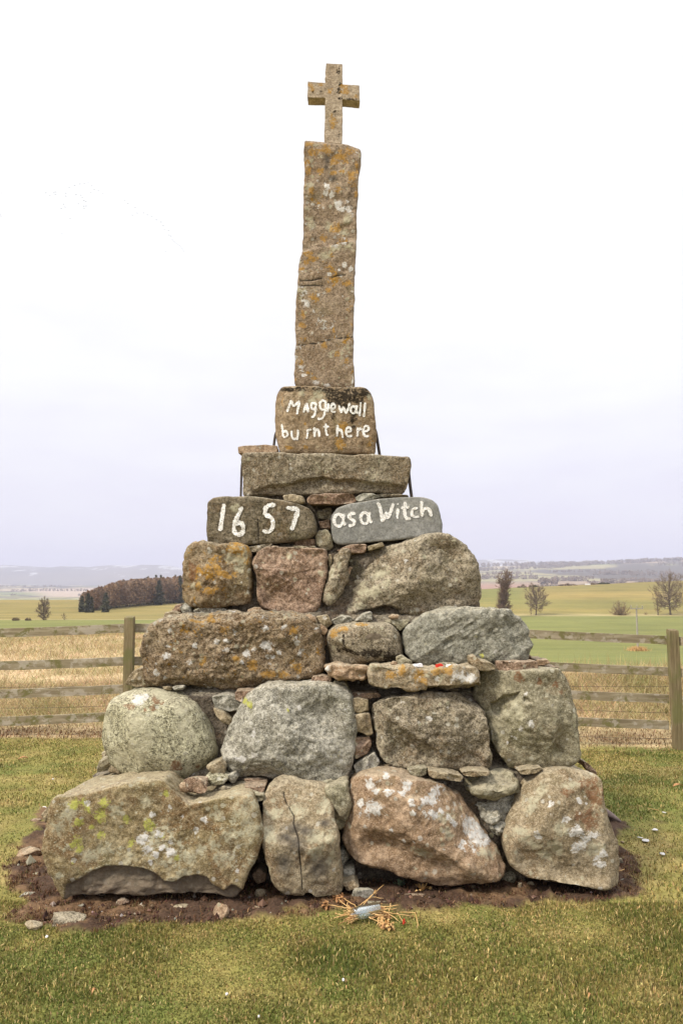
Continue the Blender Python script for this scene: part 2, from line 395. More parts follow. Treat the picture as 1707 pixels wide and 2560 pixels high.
blades('grass', X, Y, rng.uniform(.010, .027, len(X)) * (1 + .5 * fbm2(X, Y, 1.8, 45, 2)), rng.uniform(.0026, .0050, len(X)) * (1 + .12 * Y), vary(c, .30), .95, 'short patchy lawn of green and straw blades around the monument')
# rank dead grass beyond the fence
X, Y = zip(scatter(70000, 9.6, 14, .6), scatter(90000, 14, 29, .55)); X = np.concatenate(X); Y = np.concatenate(Y)
le = lawn_edge(X, Y); lim = np.where(X < 0, 27, 15.5); keep = (Y > le + .55 + rng.uniform(0, .5, len(X))) & (Y < lim + rng.uniform(-1.5, 1.2, len(X)))
X, Y = X[keep], Y[keep]; c = dry_col(X, Y); gsel = rng.uniform(0, 1, len(X)) < .12; c[gsel] = np.array((.26, .24, .09))
hh = rng.uniform(.10, .26, len(X)) * (1 + .4 * fbm2(X, Y, .8, 46, 3)) * np.where(X > 0, 1.0, .8)
blades('dry_grass', X, Y, hh, rng.uniform(.004, .008, len(X)) * (1 + .03 * Y), vary(c, .2), 1.5, 'tall straw-coloured dead grass beyond the wooden fence', flat=rng.normal(.3, .9, len(X)) + math.pi * rng.integers(0, 2, len(X)), lmin=.55)
# stalks on the bank
X, Y = scatter(1500, 12.6, 15, .6); k = X > 2; X, Y = X[k], Y[k]
blades('grass_stalks', X, Y, rng.uniform(.22, .42, len(X)), np.full(len(X), .006), vary(np.tile((.45, .34, .16), (len(X), 1))), .3, 'thin pale seed stalks on the crest of the bank')
# dead moss and roots on the soil
X, Y = scatter(85000, 3.9, 5.6, .5); sv = soilf(X, Y); k = (sv < .02) & (rng.uniform(0, 1, len(X)) < .38 + .7 * smooth01(fbm2(X, Y, 5, 22, 4) + np.clip(-X - .8, 0, .6) * 1.3)); X, Y = X[k], Y[k]
c = np.tile((.15, .08, .042), (len(X), 1)); q = rng.uniform(0, 1, len(X)); c[q < .12] = (.34, .22, .12); c[q > .95] = (.15, .14, .05)
blades('dead_moss', X, Y, rng.uniform(.008, .026, len(X)), rng.uniform(.003, .006, len(X)), vary(c, .3), 1.2, 'brown dead moss and root crumbs on the bare soil', zoff=.012)
# litter strip under the fence
X, Y = scatter(30000, 9.2, 10.7, .6); le = lawn_edge(X, Y); k = np.abs(Y - le - .35) < rng.normal(0, .22, len(X)).__abs__() + .12; X, Y = X[k], Y[k]
c = np.tile((.17, .095, .05), (len(X), 1)); q = rng.uniform(0, 1, len(X)); c[q < .55] = (.40, .28, .15)
blades('fence_litter', X, Y, rng.uniform(.02, .05, len(X)), rng.uniform(.006, .012, len(X)), vary(c, .3), 1.2, 'brown dead turf and litter along the foot of the fence')
# ------------------------------------------------------------------ stone materials
WHITE, PALE, YELL, ORAN, RUST, DARK = (.52, .50, .47), (.40, .37, .262), (.34, .335, .085), (.34, .185, .035), (.16, .075, .035), (.030, .022, .014)
def stone_mat(name, c0, c1, c2, white=0.0, pale=0.0, orange=0.0, dark=.3, speck=.5, grain=1.0, bump=.5, stain=.35, dots=.6, alg=.25):
    m, t, b = new_mat(name)
    obj = node(t, 'ShaderNodeTexCoord').outputs['Object']
    rnd = node(t, 'ShaderNodeObjectInfo').outputs['Random']
    off = node(t, 'ShaderNodeCombineXYZ', {0: mth(t, 'MULTIPLY', rnd, 37.0), 1: mth(t, 'MULTIPLY', rnd, 91.0), 2: mth(t, 'MULTIPLY', rnd, 53.0)}).outputs[0]
    P = node(t, 'ShaderNodeVectorMath', {0: obj, 1: off}, operation='ADD').outputs[0]
    nl = noise(t, P, 3.2, 5, .6, .3); nm = noise(t, P, 13 * grain, 5, .65, .2); nf = noise(t, P, 55 * grain, 4, .7); nx = noise(t, P, 150 * grain, 3, .7)
    v = mth(t, 'ADD', mth(t, 'MULTIPLY', nl, .55), mth(t, 'MULTIPLY', nm, .45))
    c = ramp(t, v, [(.36, c0), (.5, c1), (.64, c2)])
    # a second tint in broad stains
    c = mixc(t, mth(t, 'MULTIPLY', sstep(t, noise(t, P, 5.0, 4, .6, .6, out=0), .52, .70), alg), c, (.115, .105, .040))
    big = noise(t, P, 4.2, 6, .62, .9)
    c = mixc(t, mth(t, 'MULTIPLY', sstep(t, big, .50, .62), stain), c, (.155, .085, .036))
    c = mixc(t, mth(t, 'MULTIPLY', sstep(t, noise(t, P, 6.0, 6, .68, .5), .53, .63), .55), c, tuple(min(1, q * 1.25 + .03) for q in c2))
    # upward faces mixed paler: light from above painted into the colour
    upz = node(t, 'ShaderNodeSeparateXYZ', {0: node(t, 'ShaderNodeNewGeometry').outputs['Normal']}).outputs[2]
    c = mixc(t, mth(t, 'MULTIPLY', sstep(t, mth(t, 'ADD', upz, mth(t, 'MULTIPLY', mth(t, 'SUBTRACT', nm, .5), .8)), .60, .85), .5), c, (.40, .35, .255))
    # dark and pale grains
    c = mixc(t, mth(t, 'MULTIPLY', sstep(t, nf, .48, .60), dark), c, tuple(q * .36 for q in c0))
    c = mixc(t, mth(t, 'MULTIPLY', sstep(t, nx, .50, .62), speck), c, tuple(min(1, q * 1.35 + .09) for q in c2))
    c = mixc(t, mth(t, 'MULTIPLY', sstep(t, noise(t, P, 85 * grain, 3, .7), .50, .62), dark), c, tuple(q * .4 for q in c0))
    fr = noise(t, P, 26, 7, .78, .25)
    c = mixc(t, mth(t, 'MULTIPLY', sstep(t, noise(t, P, 30 * grain, 5, .75, .4), .52, .60), speck * .7), c, tuple(min(1, q * 1.15 + .05) for q in c2))
    edge = mth(t, 'ADD', mth(t, 'MULTIPLY', nm, .55), mth(t, 'MULTIPLY', nf, .45))
    H = mth(t, 'ADD', mth(t, 'MULTIPLY', nf, .7), mth(t, 'ADD', mth(t, 'MULTIPLY', nx, .35), mth(t, 'MULTIPLY', nm, 1.6)))
    def crust(c, H, amt, scale, col, wob, rise):
        d = node(t, 'ShaderNodeVectorMath', {0: P, 1: node(t, 'ShaderNodeVectorMath', {0: noise(t, P, 22, 3, .6, out=1), 3: .05}, operation='SCALE').outputs[0]}, operation='ADD').outputs[0]
        f = noise(t, d, scale, 5, .68, .3)
        k = sstep(t, mth(t, 'ADD', f, mth(t, 'MULTIPLY', mth(t, 'SUBTRACT', nf, .5), .45)), .70 - amt * .24, .75 - amt * .24)
        k = mth(t, 'MULTIPLY', k, mth(t, 'ADD', .55, mth(t, 'MULTIPLY', nx, .6), clamp=True))
        return mixc(t, k, c, col), mth(t, 'ADD', H, mth(t, 'MULTIPLY', k, rise))
    if pale: c, H = crust(c, H, pale, 9, PALE, .5, .1)
    if orange: c, H = crust(c, H, orange, 6.5, ORAN, .5, .15)
    if white: c, H = crust(c, H, white, 7.5, WHITE, .5, .15)
    vd = node(t, 'ShaderNodeTexVoronoi', {'Vector': P, 'Scale': 24.0, 'Randomness': 1.0}); pick = node(t, 'ShaderNodeSeparateColor', {0: vd.outputs['Color']})
    rad = mth(t, 'MULTIPLY', sstep(t, pick.outputs[0], .45, 1.0), .34)
    kd = sstep(t, mth(t, 'SUBTRACT', mth(t, 'ADD', vd.outputs['Distance'], mth(t, 'MULTIPLY', mth(t, 'SUBTRACT', fr, .5), .8)), rad), .02, -.04)
    c = mixc(t, mth(t, 'MULTIPLY', kd, dots), c, mixc(t, pick.outputs[1], (.46, .44, .40), (.35, .33, .22)))
    # lichen growths that stand where the photograph has them
    for an, col, soft in (('dark', DARK, .05), ('rust', RUST, .07), ('pale', PALE, .18), ('oran', ORAN, .08), ('yell', YELL, .05), ('white', WHITE, .04), ('soot', (.055, .048, .042), .05), ('fresh', (.155, .122, .092), .05), ('crack', (.015, .012, .010), .05)):
        a = attr(t, an)
        if an == 'soot': k = mth(t, 'MULTIPLY', sstep(t, mth(t, 'ADD', a, mth(t, 'MULTIPLY', mth(t, 'SUBTRACT', fr, .5), .6)), .30, .95), .8)
        elif an in ('fresh', 'crack'): k = mth(t, 'MULTIPLY', sstep(t, mth(t, 'ADD', a, mth(t, 'MULTIPLY', mth(t, 'SUBTRACT', edge, .5), .6 if an == 'fresh' else .3)), .30 if an == 'crack' else .42, .75 if an == 'crack' else .55), .85)
        else:
            k = sstep(t, mth(t, 'ADD', a, mth(t, 'MULTIPLY', mth(t, 'SUBTRACT', fr, .5), 2.4)), .56 - soft - (.22 if an == 'dark' else 0), .58 + soft - (.22 if an == 'dark' else 0))
            k = mth(t, 'MULTIPLY', mth(t, 'MULTIPLY', k, 1.0 if an in ('white', 'yell', 'dark') else .8), mth(t, 'ADD', .35, sstep(t, nf, .40, .52), clamp=True))
            k = mth(t, 'MULTIPLY', k, sstep(t, a, .03, .15))
        c = mixc(t, k, c, col)
    cf = mixc(t, 1.0, c, ramp(t, noise(t, P, 30, 3, .6), [(.3, (.82, .82, .82)), (.7, (1.16, 1.16, 1.16))]), 'MULTIPLY')
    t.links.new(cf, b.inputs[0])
    bn = node(t, 'ShaderNodeBump', {'Height': H, 'Strength': min(1, bump * 1.15), 'Distance': .018}); t.links.new(bn.outputs[0], b.inputs['Normal'])
    b.inputs['Roughness'].default_value = .92
    M[name] = m
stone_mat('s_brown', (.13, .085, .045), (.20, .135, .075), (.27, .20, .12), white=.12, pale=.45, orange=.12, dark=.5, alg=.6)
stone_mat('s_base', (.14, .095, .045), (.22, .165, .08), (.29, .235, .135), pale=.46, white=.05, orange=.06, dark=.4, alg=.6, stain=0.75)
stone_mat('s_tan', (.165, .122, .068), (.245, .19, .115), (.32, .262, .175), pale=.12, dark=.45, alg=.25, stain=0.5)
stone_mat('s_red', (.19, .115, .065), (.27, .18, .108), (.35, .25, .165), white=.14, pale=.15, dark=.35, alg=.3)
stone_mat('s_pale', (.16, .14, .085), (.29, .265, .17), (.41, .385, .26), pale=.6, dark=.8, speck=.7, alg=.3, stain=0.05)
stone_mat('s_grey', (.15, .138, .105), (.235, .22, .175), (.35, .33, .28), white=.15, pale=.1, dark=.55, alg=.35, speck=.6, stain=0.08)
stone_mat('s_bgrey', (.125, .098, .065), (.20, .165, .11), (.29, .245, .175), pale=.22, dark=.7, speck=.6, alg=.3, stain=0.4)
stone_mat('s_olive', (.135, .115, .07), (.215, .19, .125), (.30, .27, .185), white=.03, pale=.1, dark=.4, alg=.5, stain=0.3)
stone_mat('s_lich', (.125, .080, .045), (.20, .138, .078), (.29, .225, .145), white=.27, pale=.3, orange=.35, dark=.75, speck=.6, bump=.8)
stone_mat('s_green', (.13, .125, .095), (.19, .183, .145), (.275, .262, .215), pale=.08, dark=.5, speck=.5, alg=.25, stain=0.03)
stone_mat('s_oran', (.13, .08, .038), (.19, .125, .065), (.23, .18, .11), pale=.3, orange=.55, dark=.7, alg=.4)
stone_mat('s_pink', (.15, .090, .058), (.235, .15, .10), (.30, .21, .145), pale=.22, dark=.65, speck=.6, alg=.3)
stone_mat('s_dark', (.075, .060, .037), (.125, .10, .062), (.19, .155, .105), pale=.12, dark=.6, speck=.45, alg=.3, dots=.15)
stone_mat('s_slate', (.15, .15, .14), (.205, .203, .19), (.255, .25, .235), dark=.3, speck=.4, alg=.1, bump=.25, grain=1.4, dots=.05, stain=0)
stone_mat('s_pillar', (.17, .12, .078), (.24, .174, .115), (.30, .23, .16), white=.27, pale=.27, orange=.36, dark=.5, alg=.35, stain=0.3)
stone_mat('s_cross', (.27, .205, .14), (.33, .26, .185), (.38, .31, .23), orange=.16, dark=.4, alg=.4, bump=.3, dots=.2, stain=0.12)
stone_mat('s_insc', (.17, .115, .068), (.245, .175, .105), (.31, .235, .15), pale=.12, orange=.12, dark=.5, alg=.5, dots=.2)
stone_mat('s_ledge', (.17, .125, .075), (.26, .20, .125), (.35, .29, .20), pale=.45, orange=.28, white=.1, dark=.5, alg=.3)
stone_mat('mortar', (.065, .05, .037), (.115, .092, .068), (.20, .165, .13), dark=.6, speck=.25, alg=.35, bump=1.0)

# ------------------------------------------------------------------ stone shapes
def stone(name, parent, pts, Y, T, mat, n=6.0, bf=.08, nb=5.0, taper=.92, rough=.010, lump=.02, fac=3, seed=0, N=150, M1=46, M2=22, round_=2,
          dents=(), spots=(), ripple=None, label=None, cuts=(), facq=(.80, .95), lean=0.0, cr=.16):
    o = chaikin(np.array(pts, float), True, max(round_, 2), cr); o = resample(o, N, True)
    Yo = Y + bf
    W3 = np.array([at(p[0], p[1], Yo) for p in o]); xz = W3[:, [0, 2]]
    ctr = (xz.max(0) + xz.min(0)) / 2; ctr = (ctr + xz.mean(0)) / 2
    size = np.ptp(xz, axis=0).min(); Rm = np.linalg.norm(xz - ctr, axis=1).mean()
    s = np.linspace(0, 1, 1500) ** .5; yf = bf * (1 - (1 - s ** n) ** (1 / n))
    L = np.r_[0, np.cumsum(np.hypot(np.diff(s) * Rm, np.diff(yf)))]
    q = np.linspace(0, L[-1], M1 + 1)[1:]; S1 = np.interp(q, L, s); Y1 = np.interp(q, L, yf)
    sb = s[::-1]; yb = bf + (T - bf) * (1 - sb ** nb) ** (1 / nb); Lb = np.r_[0, np.cumsum(np.hypot(np.diff(sb) * Rm, np.diff(yb)))]
    qb = np.linspace(0, Lb[-1], M2 + 1)[1:]; S2 = np.interp(qb, Lb, sb); Y2 = np.interp(qb, Lb, yb); S2 = S2 * (1 - (1 - taper) * (Y2 - bf) / max(T - bf, .01))
    S = np.r_[S1, S2[:-1]]; YY = np.r_[Y1, Y2[:-1]]; K = len(S)
    V = np.zeros((K, N, 3)); V[:, :, 0] = ctr[0] + S[:, None] * (xz[:, 0] - ctr[0])[None]; V[:, :, 2] = ctr[1] + S[:, None] * (xz[:, 1] - ctr[1])[None]; V[:, :, 1] = Y + YY[:, None]
    if lean: V[:, :, 1] += lean * (V[:, :, 2] - (xz[:, 1].min()))
    V = np.vstack([V.reshape(-1, 3), [[ctr[0], Y, ctr[1]], [ctr[0], Y + T, ctr[1]]]])
    if lean: V[-2, 1] += lean * (ctr[1] - xz[:, 1].min()); V[-1, 1] += lean * (ctr[1] - xz[:, 1].min())
    pxo = to_px(V)                                     # where each point shows in the picture, for marks
    front = np.r_[np.repeat(np.arange(K) < M1, N), True, False]
    # facets
    r = np.random.default_rng(seed + 5); ds = []
    for k in range(fac):
        d = np.array([r.normal(0, .55), -1.0, r.normal(0, .5)]); d /= np.linalg.norm(d)
        h = np.quantile(V[front] @ d, r.uniform(*facq)); ds.append((d, h))
    for d, qv in cuts:
        d = np.array(d, float); d /= np.linalg.norm(d); ds.append((d, np.quantile(V[front] @ d, qv)))
    wr = np.r_[np.repeat(np.where(np.arange(K) < M1, 1 - S ** 9, 0.0), N), 1.0, 0.0]       # broken faces keep the stone's outline
    for i_, (d, h) in enumerate(ds):
        ov = np.maximum(V @ d - h, 0) * (wr if i_ < fac else 1.0); V = V - d * (ov * .9)[:, None]
    # normals of the grid
    Gd = V[:-2].reshape(K, N, 3); du = np.roll(Gd, -1, 1) - np.roll(Gd, 1, 1); dv = np.gradient(Gd, axis=0)
    nn_ = np.cross(du, dv).reshape(-1, 3); nn_ /= np.maximum(np.linalg.norm(nn_, axis=1), 1e-9)[:, None]
    if nn_[:N, 1].mean() > 0: nn_ = -nn_
    nn_ = np.vstack([nn_, [[0, -1, 0], [0, 1, 0]]])
    Q = V + seed * 3.17
    rough = rough * .62
    disp = lump * .8 * fbm(Q * (1.6 / max(size, .05)), seed, 2) + rough * fbm(Q * 11, seed + 3, 4, .6) + rough * .45 * ridged(Q * 5, seed + 8, 3) + rough * .5 * fbm(Q * 34, seed + 6, 2)
    if ripple:
        ang, fr, am = ripple; cx_ = (V[:, 0] * math.cos(ang) + V[:, 2] * math.sin(ang))
        disp = disp + am * ridged(np.stack([cx_ * fr, (V[:, 2] * math.cos(ang) - V[:, 0] * math.sin(ang)) * fr * .28, V[:, 1] * 3], 1), seed + 2, 3)
    fa = smooth01((np.r_[np.repeat(np.arange(K), N), 0, K] < M1 + 6) * 1.0)
    V = V + nn_ * disp[:, None]
    A = {k: np.zeros(len(V)) for k in ('dark', 'rust', 'pale', 'oran', 'yell', 'white', 'fresh', 'crack', 'soot')}
    for (z, poly, dep, fall, fresh) in dents:          # broken hollows (positive: into the stone)
        sd_ = sdf(pxo, zp(z, poly)); k = smooth01(-sd_ / fall) * front
        V[:, 1] += k * dep * (1 + (.55 if fresh else .3) * ridged(V * 9, seed + 4, 4))
        if fresh: A['fresh'] = np.maximum(A['fresh'], front * np.clip(.5 - sd_ / 20, 0, 1))
    for (z, kind, lst) in spots:
        for sp_ in lst:
            if kind == 'crack':
                c_ = zp(z, sp_); d_ = np.full(len(V), 1e9)
                for p_, q_ in zip(c_[:-1], c_[1:]):
                    e = q_ - p_; w = pxo - p_; kk = np.clip((w @ e) / (e @ e), 0, 1); d_ = np.minimum(d_, np.hypot(*(w - kk[:, None] * e).T))
                A['crack'] = np.maximum(A['crack'], np.clip(1.05 - d_ / 3.4, 0, 1) * front); V[:, 1] += front * .006 * np.clip(1 - d_ / 4, 0, 1)
            else:
                x_, y_, rd = sp_[:3]; p_ = zp(z, [(x_, y_)])[0]; ry = sp_[3] if len(sp_) > 3 else rd
                d_ = np.hypot((pxo[:, 0] - p_[0]) / rd, (pxo[:, 1] - p_[1]) / ry) * ZOOM[z][2]
                A[kind] = np.maximum(A[kind], front * np.clip(1.0 - .5 * d_, 0, 1))
    i = np.arange(K - 1)[:, None] * N; j = np.arange(N)[None]; j2 = (j + 1) % N
    f = np.stack([i + j, i + j2, i + N + j2, i + N + j], -1).reshape(-1, 4).tolist()
    f += [[K * N, (a + 1) % N, a] for a in range(N)] + [[K * N + 1, (K - 1) * N + a, (K - 1) * N + (a + 1) % N] for a in range(N)]
    # orientation
    p0, p1, p2 = V[f[0][0]], V[f[0][1]], V[f[0][2]]
    if np.cross(p1 - p0, p2 - p0)[1] > 0: f = [q[::-1] for q in f]
    loc = (ctr[0], Y + T / 2, xz[:, 1].min())
    ob = mesh_obj(name, V, f, M[mat], parent, loc, True, attrs=A)
    if label: ob['label'] = label
    ob_data[ob.name] = (V, f)
    return ob
ob_data = {}
def rock(name, parent, c, size, mat, seed, n=3.0, res=26, fac=6, rough=.08, rotz=0.0, label=None, cat=None, group=None, flat=1.0):
    # a free boulder or pebble: superellipsoid cut by planes and roughened
    r = np.random.default_rng(seed); nu, nv = res * 2, res
    a = np.arange(nu) * 2 * math.pi / nu; ph = (np.arange(nv) + .5) / nv * math.pi
    D = np.stack([np.sin(ph)[:, None] * np.cos(a)[None], np.sin(ph)[:, None] * np.sin(a)[None], np.repeat(np.cos(ph)[:, None], nu, 1)], -1).reshape(-1, 3)
    D = np.vstack([D, [[0, 0, 1], [0, 0, -1]]])
    Vv = D / (np.abs(D) ** n).sum(1)[:, None] ** (1 / n)
    for k in range(fac):
        d = r.normal(0, 1, 3); d /= np.linalg.norm(d); h = np.quantile(Vv @ d, r.uniform(.72, .95)); Vv = Vv - d * (np.maximum(Vv @ d - h, 0) * .95)[:, None]
    Vv = Vv * (1 + rough * fbm(D * 1.7 + seed, seed, 3) + rough * .4 * fbm(D * 6 + seed, seed + 1, 3))[:, None]
    Vv = Vv * np.array(size) / 2 / np.abs(Vv).max(0)
    cr, sr = math.cos(rotz), math.sin(rotz); Vv = np.stack([Vv[:, 0] * cr - Vv[:, 1] * sr, Vv[:, 0] * sr + Vv[:, 1] * cr, Vv[:, 2]], 1)
    i = np.arange(nv - 1)[:, None] * nu; j = np.arange(nu)[None]; j2 = (j + 1) % nu
    f = np.stack([i + j, i + nu + j, i + nu + j2, i + j2], -1).reshape(-1, 4).tolist()
    f += [[nu * nv, b_, (b_ + 1) % nu] for b_ in range(nu)] + [[nu * nv + 1, (nv - 1) * nu + (b_ + 1) % nu, (nv - 1) * nu + b_] for b_ in range(nu)]
    c = np.asarray(c, float)
    ob = mesh_obj(name, Vv + c, f, M[mat], parent, (c[0], c[1], c[2] - size[2] / 2), True)
    return tag(ob, label, cat, group)

MON = empty('stone_monument', (-.05, 6.1, 0), 'tall stepped boulder cairn carrying a pillar and cross, white painted words on its stones', 'monument')
# ------------------------------------------------------------------ the monument, row by row
Y1, Y2, Y3, Y4, Y5, Y6, Y7, Y8 = 4.60, 4.90, 5.12, 5.32, 5.46, 5.58, 5.72, 5.88
# rubble heart, seen in the gaps between the big stones
lev = [(2250, 170, 1500, Y1 + .38), (2000, 165, 1500, Y1 + .36), (1935, 300, 1440, Y1 + .40), (1900, 320, 1420, Y2 + .22), (1740, 325, 1390, Y2 + .22), (1705, 400, 1370, Y3 + .15), (1560, 400, 1270, Y3 + .2), (1525, 500, 1200, Y4 + .12),
       (1390, 510, 1140, Y4 + .2), (1350, 565, 1060, Y5 + .16), (1262, 560, 1060, Y5 + .2), (1237, 640, 990, Y6 + .12), (1150, 650, 990, Y6 + .2), (1128, 730, 910, Y7 + .15), (990, 730, 910, Y7 + .2)]
lv = np.array(lev, float); pys = np.linspace(2250, 990, 110); idx = lv[::-1, 0]
rings = []
for py in pys:
    l, r_, yy = [np.interp(py, idx, lv[::-1, k]) for k in (1, 2, 3)]
    A_, B_ = at(l, py, yy), at(r_, py, yy); x0, x1, z = A_[0], B_[0], A_[2]; yb = 2 * 6.15 - yy
    a = np.linspace(0, 2 * math.pi, 140, endpoint=False); cs, sn_ = np.cos(a), np.sin(a); q = (np.abs(cs) ** 8 + np.abs(sn_) ** 8) ** (-1 / 8)
    rings.append(np.stack([(x0 + x1) / 2 + (x1 - x0) / 2 * cs * q, (yy + yb) / 2 + (yb - yy) / 2 * sn_ * q, np.full(140, z)], 1))
V = np.vstack(rings); cen = np.array((-.05, 6.15)); dr = V[:, :2] - cen; dr /= np.linalg.norm(dr, axis=1)[:, None]
V[:, :2] += dr * (.05 * fbm(V * 6, 2, 4, .6) + .03 * ridged(V * 11, 4, 3))[:, None]
f = [[k * 140 + i, (k * 140 + (i + 1) % 140), (k + 1) * 140 + (i + 1) % 140, (k + 1) * 140 + i] for k in range(109) for i in range(140)] + [[109 * 140 + i for i in range(140)]]
mesh_obj('rubble_core', V, f, M['mortar'], MON, (-.05, 6.15, V[:, 2].min()), True)

S = lambda z, pts: zp(z, pts)
# row 1
b1 = stone('boulder', MON, S(1, [(250, 168), (330, 150), (420, 134), (520, 110), (620, 96), (705, 84), (722, 92), (745, 120), (812, 190), (870, 180), (940, 165), (1040, 150), (1095, 158), (1122, 230), (1135, 330), (1115, 410), (1080, 480), (1050, 560), (1020, 592), (970, 588), (900, 588), (850, 586), (700, 586), (620, 594), (560, 585), (480, 580), (400, 590), (330, 596), (285, 606), (262, 570), (238, 500), (205, 410), (200, 360), (215, 270), (232, 200)]),
      Y1, .85, 's_base', n=14, bf=.06, seed=1, N=200, M1=60, fac=0, rough=.012, lump=.02, lean=.06, round_=1,
      dents=[(1, [(275, 640), (285, 545), (340, 520), (400, 484), (460, 463), (530, 460), (610, 468), (670, 488), (715, 528), (760, 532), (800, 508), (860, 500), (905, 512), (925, 545), (975, 570), (1010, 540), (1050, 560), (1040, 640)], .034, 6, True)],
      spots=[(1, 'yell', [(330, 190, 26), (370, 180, 18), (455, 185, 26, 22), (440, 245, 30, 34), (345, 270, 22), (440, 325, 22, 18), (330, 360, 20, 30), (350, 385, 16), (570, 365, 18, 22), (650, 285, 24, 26), (545, 260, 22), (320, 445, 12), (770, 428, 12), (400, 290, 12), (700, 330, 16), (385, 215, 16), (725, 145, 14)]),
             (1, 'white', [(385, 183, 14), (665, 240, 15), (852, 308, 16), (890, 262, 14), (625, 345, 28), (640, 385, 26, 22), (690, 320, 20), (740, 400, 22), (680, 415, 18), (655, 445, 12), (745, 360, 12), (705, 380, 14), (740, 205, 10), (1035, 480, 10), (793, 245, 9)]),
             (1, 'pale', [(390, 415, 40, 30), (310, 225, 40), (260, 290, 30), (880, 390, 28, 24), (930, 370, 24), (975, 425, 44, 36), (1060, 220, 44, 40), (1085, 300, 40, 60), (820, 495, 26), (500, 215, 30), (640, 180, 30), (940, 240, 30), (830, 430, 30), (1000, 330, 34), (560, 430, 30), (450, 390, 30)])],
      label='largest bottom boulder, broken hollow along its foot and yellow-green lichen on its face')
b2 = stone('boulder', MON, S(1, [(1145, 150), (1170, 105), (1215, 75), (1265, 80), (1300, 105), (1340, 115), (1400, 125), (1438, 158), (1450, 230), (1465, 330), (1475, 430), (1490, 530), (1487, 582), (1450, 595), (1390, 588), (1345, 562), (1330, 580), (1290, 580), (1235, 572), (1200, 525), (1172, 450), (1152, 360), (1142, 260)]),
      Y1 + .02, .6, 's_tan', n=7, bf=.10, seed=2, fac=1, rough=.012, lump=.02, cuts=[((.1, -1, .75), .45), ((.35, -1, -.1), .75)],
      spots=[(1, 'crack', [[(1240, 90), (1250, 140), (1285, 210), (1280, 250), (1300, 330), (1305, 430), (1320, 570)]]), (1, 'soot', [(1285, 280, 60, 50), (1250, 330, 50), (1330, 290, 50, 40), (1290, 360, 50, 70), (1420, 250, 30), (1400, 480, 60, 60), (1240, 450, 50, 60)]), (1, 'pale', [(1170, 320, 34, 60), (1380, 330, 46, 50), (1380, 400, 36), (1430, 330, 30, 36), (1300, 180, 40), (1200, 200, 40), (1450, 440, 20, 30), (1420, 170, 30)])],
      label='narrow upright stone with a dark crack and soot stain')
stone('boulder', MON, S(1, [(1410, 120), (1470, 92), (1520, 85), (1530, 150), (1517, 240), (1492, 307), (1465, 300), (1445, 200)]), Y1 + .17, .5, 's_olive', n=4, bf=.07, seed=3, N=90, M1=28, fac=2, label='small ochre stone wedged beside the cracked stone')
b3 = stone('boulder', MON, S(2, [(140, 100), (165, 72), (250, 50), (330, 43), (400, 58), (470, 80), (540, 105), (590, 130), (630, 165), (660, 215), (700, 270), (740, 320), (765, 380), (788, 430), (796, 465), (780, 484), (720, 495), (640, 510), (560, 518), (490, 517), (420, 507), (340, 482), (280, 467), (220, 452), (160, 430), (120, 390), (103, 340), (108, 290), (125, 240), (128, 170)]),
      Y1 + .08, .8, 's_red', n=5, bf=.17, seed=4, N=190, M1=56, fac=5, facq=(.60, .90), rough=.014, lump=.03, cuts=[((.75, -1, .55), .7), ((-.8, -1, .1), .86), ((0, -1, -.7), .86)],
      spots=[(2, 'white', [(210, 105, 30, 26), (230, 130, 20), (290, 135, 30, 20), (350, 135, 22, 16), (380, 95, 22), (395, 185, 16), (220, 210, 44, 38), (160, 190, 20), (150, 240, 14), (520, 135, 34, 30), (500, 165, 40, 26), (460, 175, 22), (485, 230, 36, 24), (550, 205, 16), (690, 255, 26, 44), (715, 300, 26), (720, 335, 30, 22), (700, 380, 20), (740, 320, 22, 40), (640, 380, 18), (350, 380, 14), (300, 305, 9), (405, 355, 9), (225, 392, 9), (285, 68, 14), (430, 205, 12), (590, 235, 20), (610, 265, 20), (310, 90, 8), (660, 350, 16), (400, 230, 12)]), (2, 'pale', [(570, 320, 30), (600, 230, 30), (430, 440, 40), (540, 250, 30), (750, 400, 30)])],
      label='reddish boulder with white lichen blotches on the base row')
b4 = stone('boulder', MON, S(2, [(885, 120), (905, 92), (960, 70), (1030, 55), (1110, 50), (1180, 58), (1215, 82), (1225, 160), (1238, 230), (1262, 300), (1286, 370), (1288, 430), (1278, 530), (1240, 535), (1150, 530), (1050, 520), (950, 505), (880, 490), (826, 445), (808, 380), (798, 325), (818, 270), (850, 210), (870, 160)]),
      Y1 + .12, .95, 's_tan', n=8, bf=.12, seed=5, N=180, M1=54, fac=4, facq=(.60, .90), rough=.010, lump=.03, cuts=[((.85, -1, .1), .86), ((-.7, -1, .6), .84), ((0, -1, .8), .86)], lean=.10,
      spots=[(2, 'white', [(1105, 310, 36, 34), (1140, 170, 14), (1178, 182, 8), (1130, 380, 34, 26), (1190, 330, 34, 22), (1160, 350, 20), (1230, 470, 26, 20), (1210, 440, 14), (940, 330, 18), (1240, 420, 20), (990, 190, 16), (1060, 260, 18), (1110, 400, 18)]), (2, 'pale', [(920, 380, 40, 34), (1020, 390, 40, 44), (900, 180, 30, 40), (860, 320, 40), (960, 440, 40), (1050, 300, 40), (1200, 400, 40, 44), (1100, 100, 50, 20), (940, 120, 30)]), (2, 'rust', [(1165, 90, 40, 30), (1210, 150, 22, 50), (1180, 260, 40, 50), (1120, 240, 24), (1080, 130, 30)])],
      label='tall blunt tan boulder at the right end of the base row')
stone('capping_stone', MON, S(2, [(612, 98), (640, 80), (720, 55), (790, 48), (832, 62), (842, 95), (805, 128), (760, 145), (720, 156), (660, 140), (622, 128)]), Y1 + .24, .5, 's_olive', n=3, bf=.16, seed=6, N=110, M1=36, fac=1, rough=.012, cuts=[((0, -.4, 1), .6)])
